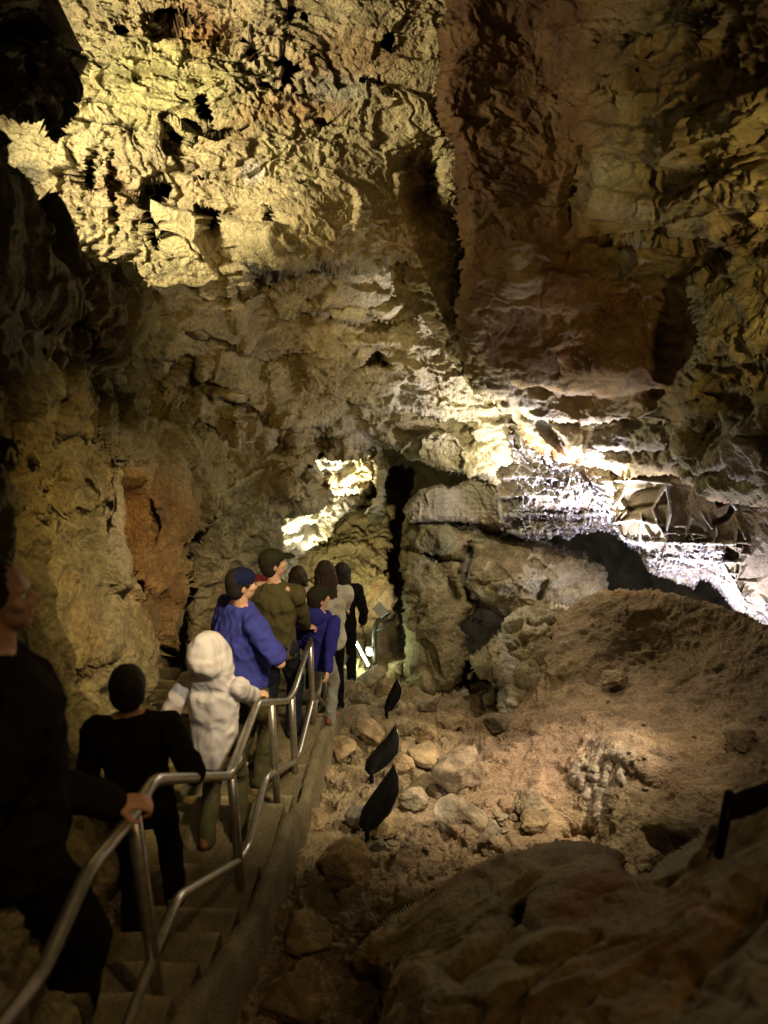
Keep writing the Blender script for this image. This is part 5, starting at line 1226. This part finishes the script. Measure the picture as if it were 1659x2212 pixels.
# long haired woman in cream
b7 = spot(706, 6.95); h7 = rail_hand(735, 1350, 0.05, 0.04)
make_person("long haired woman in a cream sweater holding the far rail", b7, R_(6), 1.74, M_SKIN, M_CREAM, M_BLKC, M_SHOED, ('long', M_HAIRB), head_yaw=R_(10), lean=0.05, arms={'R': dict(wrist=h7, pole=(0.9, -0.4, -0.4), **GRIP)}, seed=15, loose=1.1)
b8 = spot(648, 7.7)
make_person("brown haired woman in a pale top between the olive man and the cream sweater", b8, R_(0), 1.68, M_SKIN, M_TOPW, M_NAVYJ, M_SHOED, ('long', M_HAIRB), lean=0.04, seed=17)
b9 = spot(740, 8.3)
make_person("dark haired person in black at the front of the line", b9, R_(0), 1.62, M_SKIN, M_BLKC, M_BLKC, M_SHOED, ('long', M_HAIRD), lean=0.04, seed=19)
# ================================================================== light
w = bpy.data.worlds.new("World"); SC.world = w; w.use_nodes = True
w.node_tree.nodes["Background"].inputs[0].default_value = (1.0, 0.74, 0.38, 1)
w.node_tree.nodes["Background"].inputs[1].default_value = 0.018

def lamp(kind, loc, power, col, target=None, size=0.05, angle=90, blend=0.6):
    ld = bpy.data.lights.new("cave_and_fill_lamp", kind); ld.energy = power; ld.color = col
    if kind == 'SPOT':
        ld.spot_size = math.radians(angle); ld.spot_blend = blend; ld.shadow_soft_size = size
    elif kind == 'POINT':
        ld.shadow_soft_size = size
    o = bpy.data.objects.new("cave_and_fill_lamp", ld); COL.objects.link(o)
    o.location = loc
    if target is not None:
        o.rotation_euler = (Vector(target) - Vector(loc)).to_track_quat('-Z', 'Y').to_euler()
    return o
YL = (1.0, 0.86, 0.46); WARM = (1.0, 0.64, 0.26); COOL = (0.82, 0.80, 1.0); NEUT = (1.0, 0.9, 0.74)
# lamp behind the left shoulder that rakes across the ceiling
lamp('SPOT', PV(-420, 235, 4.65), 1900, (1.0, 0.86, 0.54), PV(440, 300, 7.2), 0.28, 80, 1.0)
# roof lamps behind the mud slope, plus unseen ones added in mid-air by the boxwork
lamp('POINT', PV(1480, 1335, 8.5), 150, COOL, None, 0.03)
lamp('SPOT', PV(1330, 1290, 8.85), 1500, COOL, PV(1235, 1030, 9.3), 0.0, 66, 0.6)
lamp('POINT', PV(1660, 1440, 7.55), 80, COOL, None, 0.03)
lamp('SPOT', PV(1360, 1260, 8.7), 220, COOL, PV(1345, 1150, 9.0), 0.0, 90, 0.6)  # sizeless, hangs unseen in mid-air above the ridge
lamp('POINT', PV(1080, 1000, 8.95), 75, (1.0, 0.92, 0.66), None, 0.0)  # added mid-air point without size, brightens the roof glow and boxwork
# spotlight at the path's end, lamp hidden behind the visitors, added tunnel lamp
lamp('SPOT', PV(770, 1252, 10.65), 160, YL, PV(748, 1222, 12.7), 0.02, 90, 0.8)
lamp('SPOT', PV(690, 1290, 10.9), 400, (1.0, 0.93, 0.66), PV(670, 1100, 11.2), 0.03, 60, 0.7)
lamp('SPOT', PV(775, 1160, 10.9), 420, (1.0, 0.93, 0.66), PV(745, 1030, 11.2), 0.0, 64, 0.7)  # second, unseen lamp added in the tunnel to brighten the hanging rock
# lamps behind the black shields
lamp('SPOT', PV(880, 1730, 5.6), 5, NEUT, PV(1150, 1650, 6.3), 0.03, 130, 0.9)
lamp('SPOT', PV(878, 1620, 6.6), 5, NEUT, PV(1200, 1560, 7.0), 0.03, 130, 0.9)
lamp('SPOT', PV(875, 1490, 8.2), 4, NEUT, PV(950, 1440, 9.3), 0.03, 120, 0.9)
# lamps over the mud slope
lamp('SPOT', PV(1450, -160, 5.0), 1050, (1.0, 0.80, 0.56), PV(1120, 1640, 6.4), 0.04, 40, 0.9)
lamp('SPOT', PV(1800, 900, 5.0), 800, (1.0, 0.82, 0.62), PV(1100, 1670, 6.2), 0.03, 38, 0.9)
# lamp beyond the right edge, grazing the wall
lamp('SPOT', PV(2000, 560, 4.0), 120, (1.0, 0.72, 0.26), PV(1560, 520, 6.2), 0.08, 84, 0.9)
# lamp on the roof over the stairs and added fill lamps near it
lamp('SPOT', (1.3, 1.2, CZ + 1.3), 820, (1.0, 0.84, 0.58), (-0.95, 5.5, 3.5), 0.06, 37, 0.7)
lamp('SPOT', (1.2, 2.0, CZ + 1.4), 800, (1.0, 0.68, 0.26), (-1.75, 5.1, 3.7), 0.06, 38, 0.9)  # added to brighten and warm the left wall
lamp('SPOT', (0.8, 1.6, CZ + 0.5), 560, (1.0, 0.70, 0.24), PV(590, 740, 9.0), 0.06, 36, 1.0)  # added to warm the middle of the ceiling
lamp('SPOT', (1.5, 1.6, CZ + 1.3), 380, (1.0, 0.80, 0.42), PV(980, 1300, 9.9), 0.05, 26, 0.9)  # added to lift the dark rock pillar
# dim fill lamps added out of view for the near steps and outcrop
lamp('SPOT', (1.7, 0.3, CZ + 0.9), 40, WARM, PV(1250, 2050, 2.7), 0.06, 80, 0.9)  # added fill for the outcrop
lamp('SPOT', (0.5, 0.9, CZ + 1.2), 75, (1.0, 0.66, 0.32), (-0.93, 2.2, 4.0), 0.04, 34, 0.9)  # added fill for the near hand, rail and step edges
# small cool lamp in the hollow
lamp('SPOT', PV(1030, 1440, 9.1), 8, COOL, PV(1005, 1500, 9.3), 0.0, 60, 0.5)

SC.view_settings.view_transform = 'Standard'
SC.view_settings.look = 'None'
SC.view_settings.exposure = 0.0
SC.render.engine = 'CYCLES'
SC.cycles.max_bounces = 6
SC.cycles.diffuse_bounces = 4
SC.cycles.sample_clamp_indirect = 4.0
SC.cycles.use_denoising = True

cam_data.dof.use_dof = True
cam_data.dof.focus_distance = 7.5
cam_data.dof.aperture_fstop = cam_data.lens / 16.0
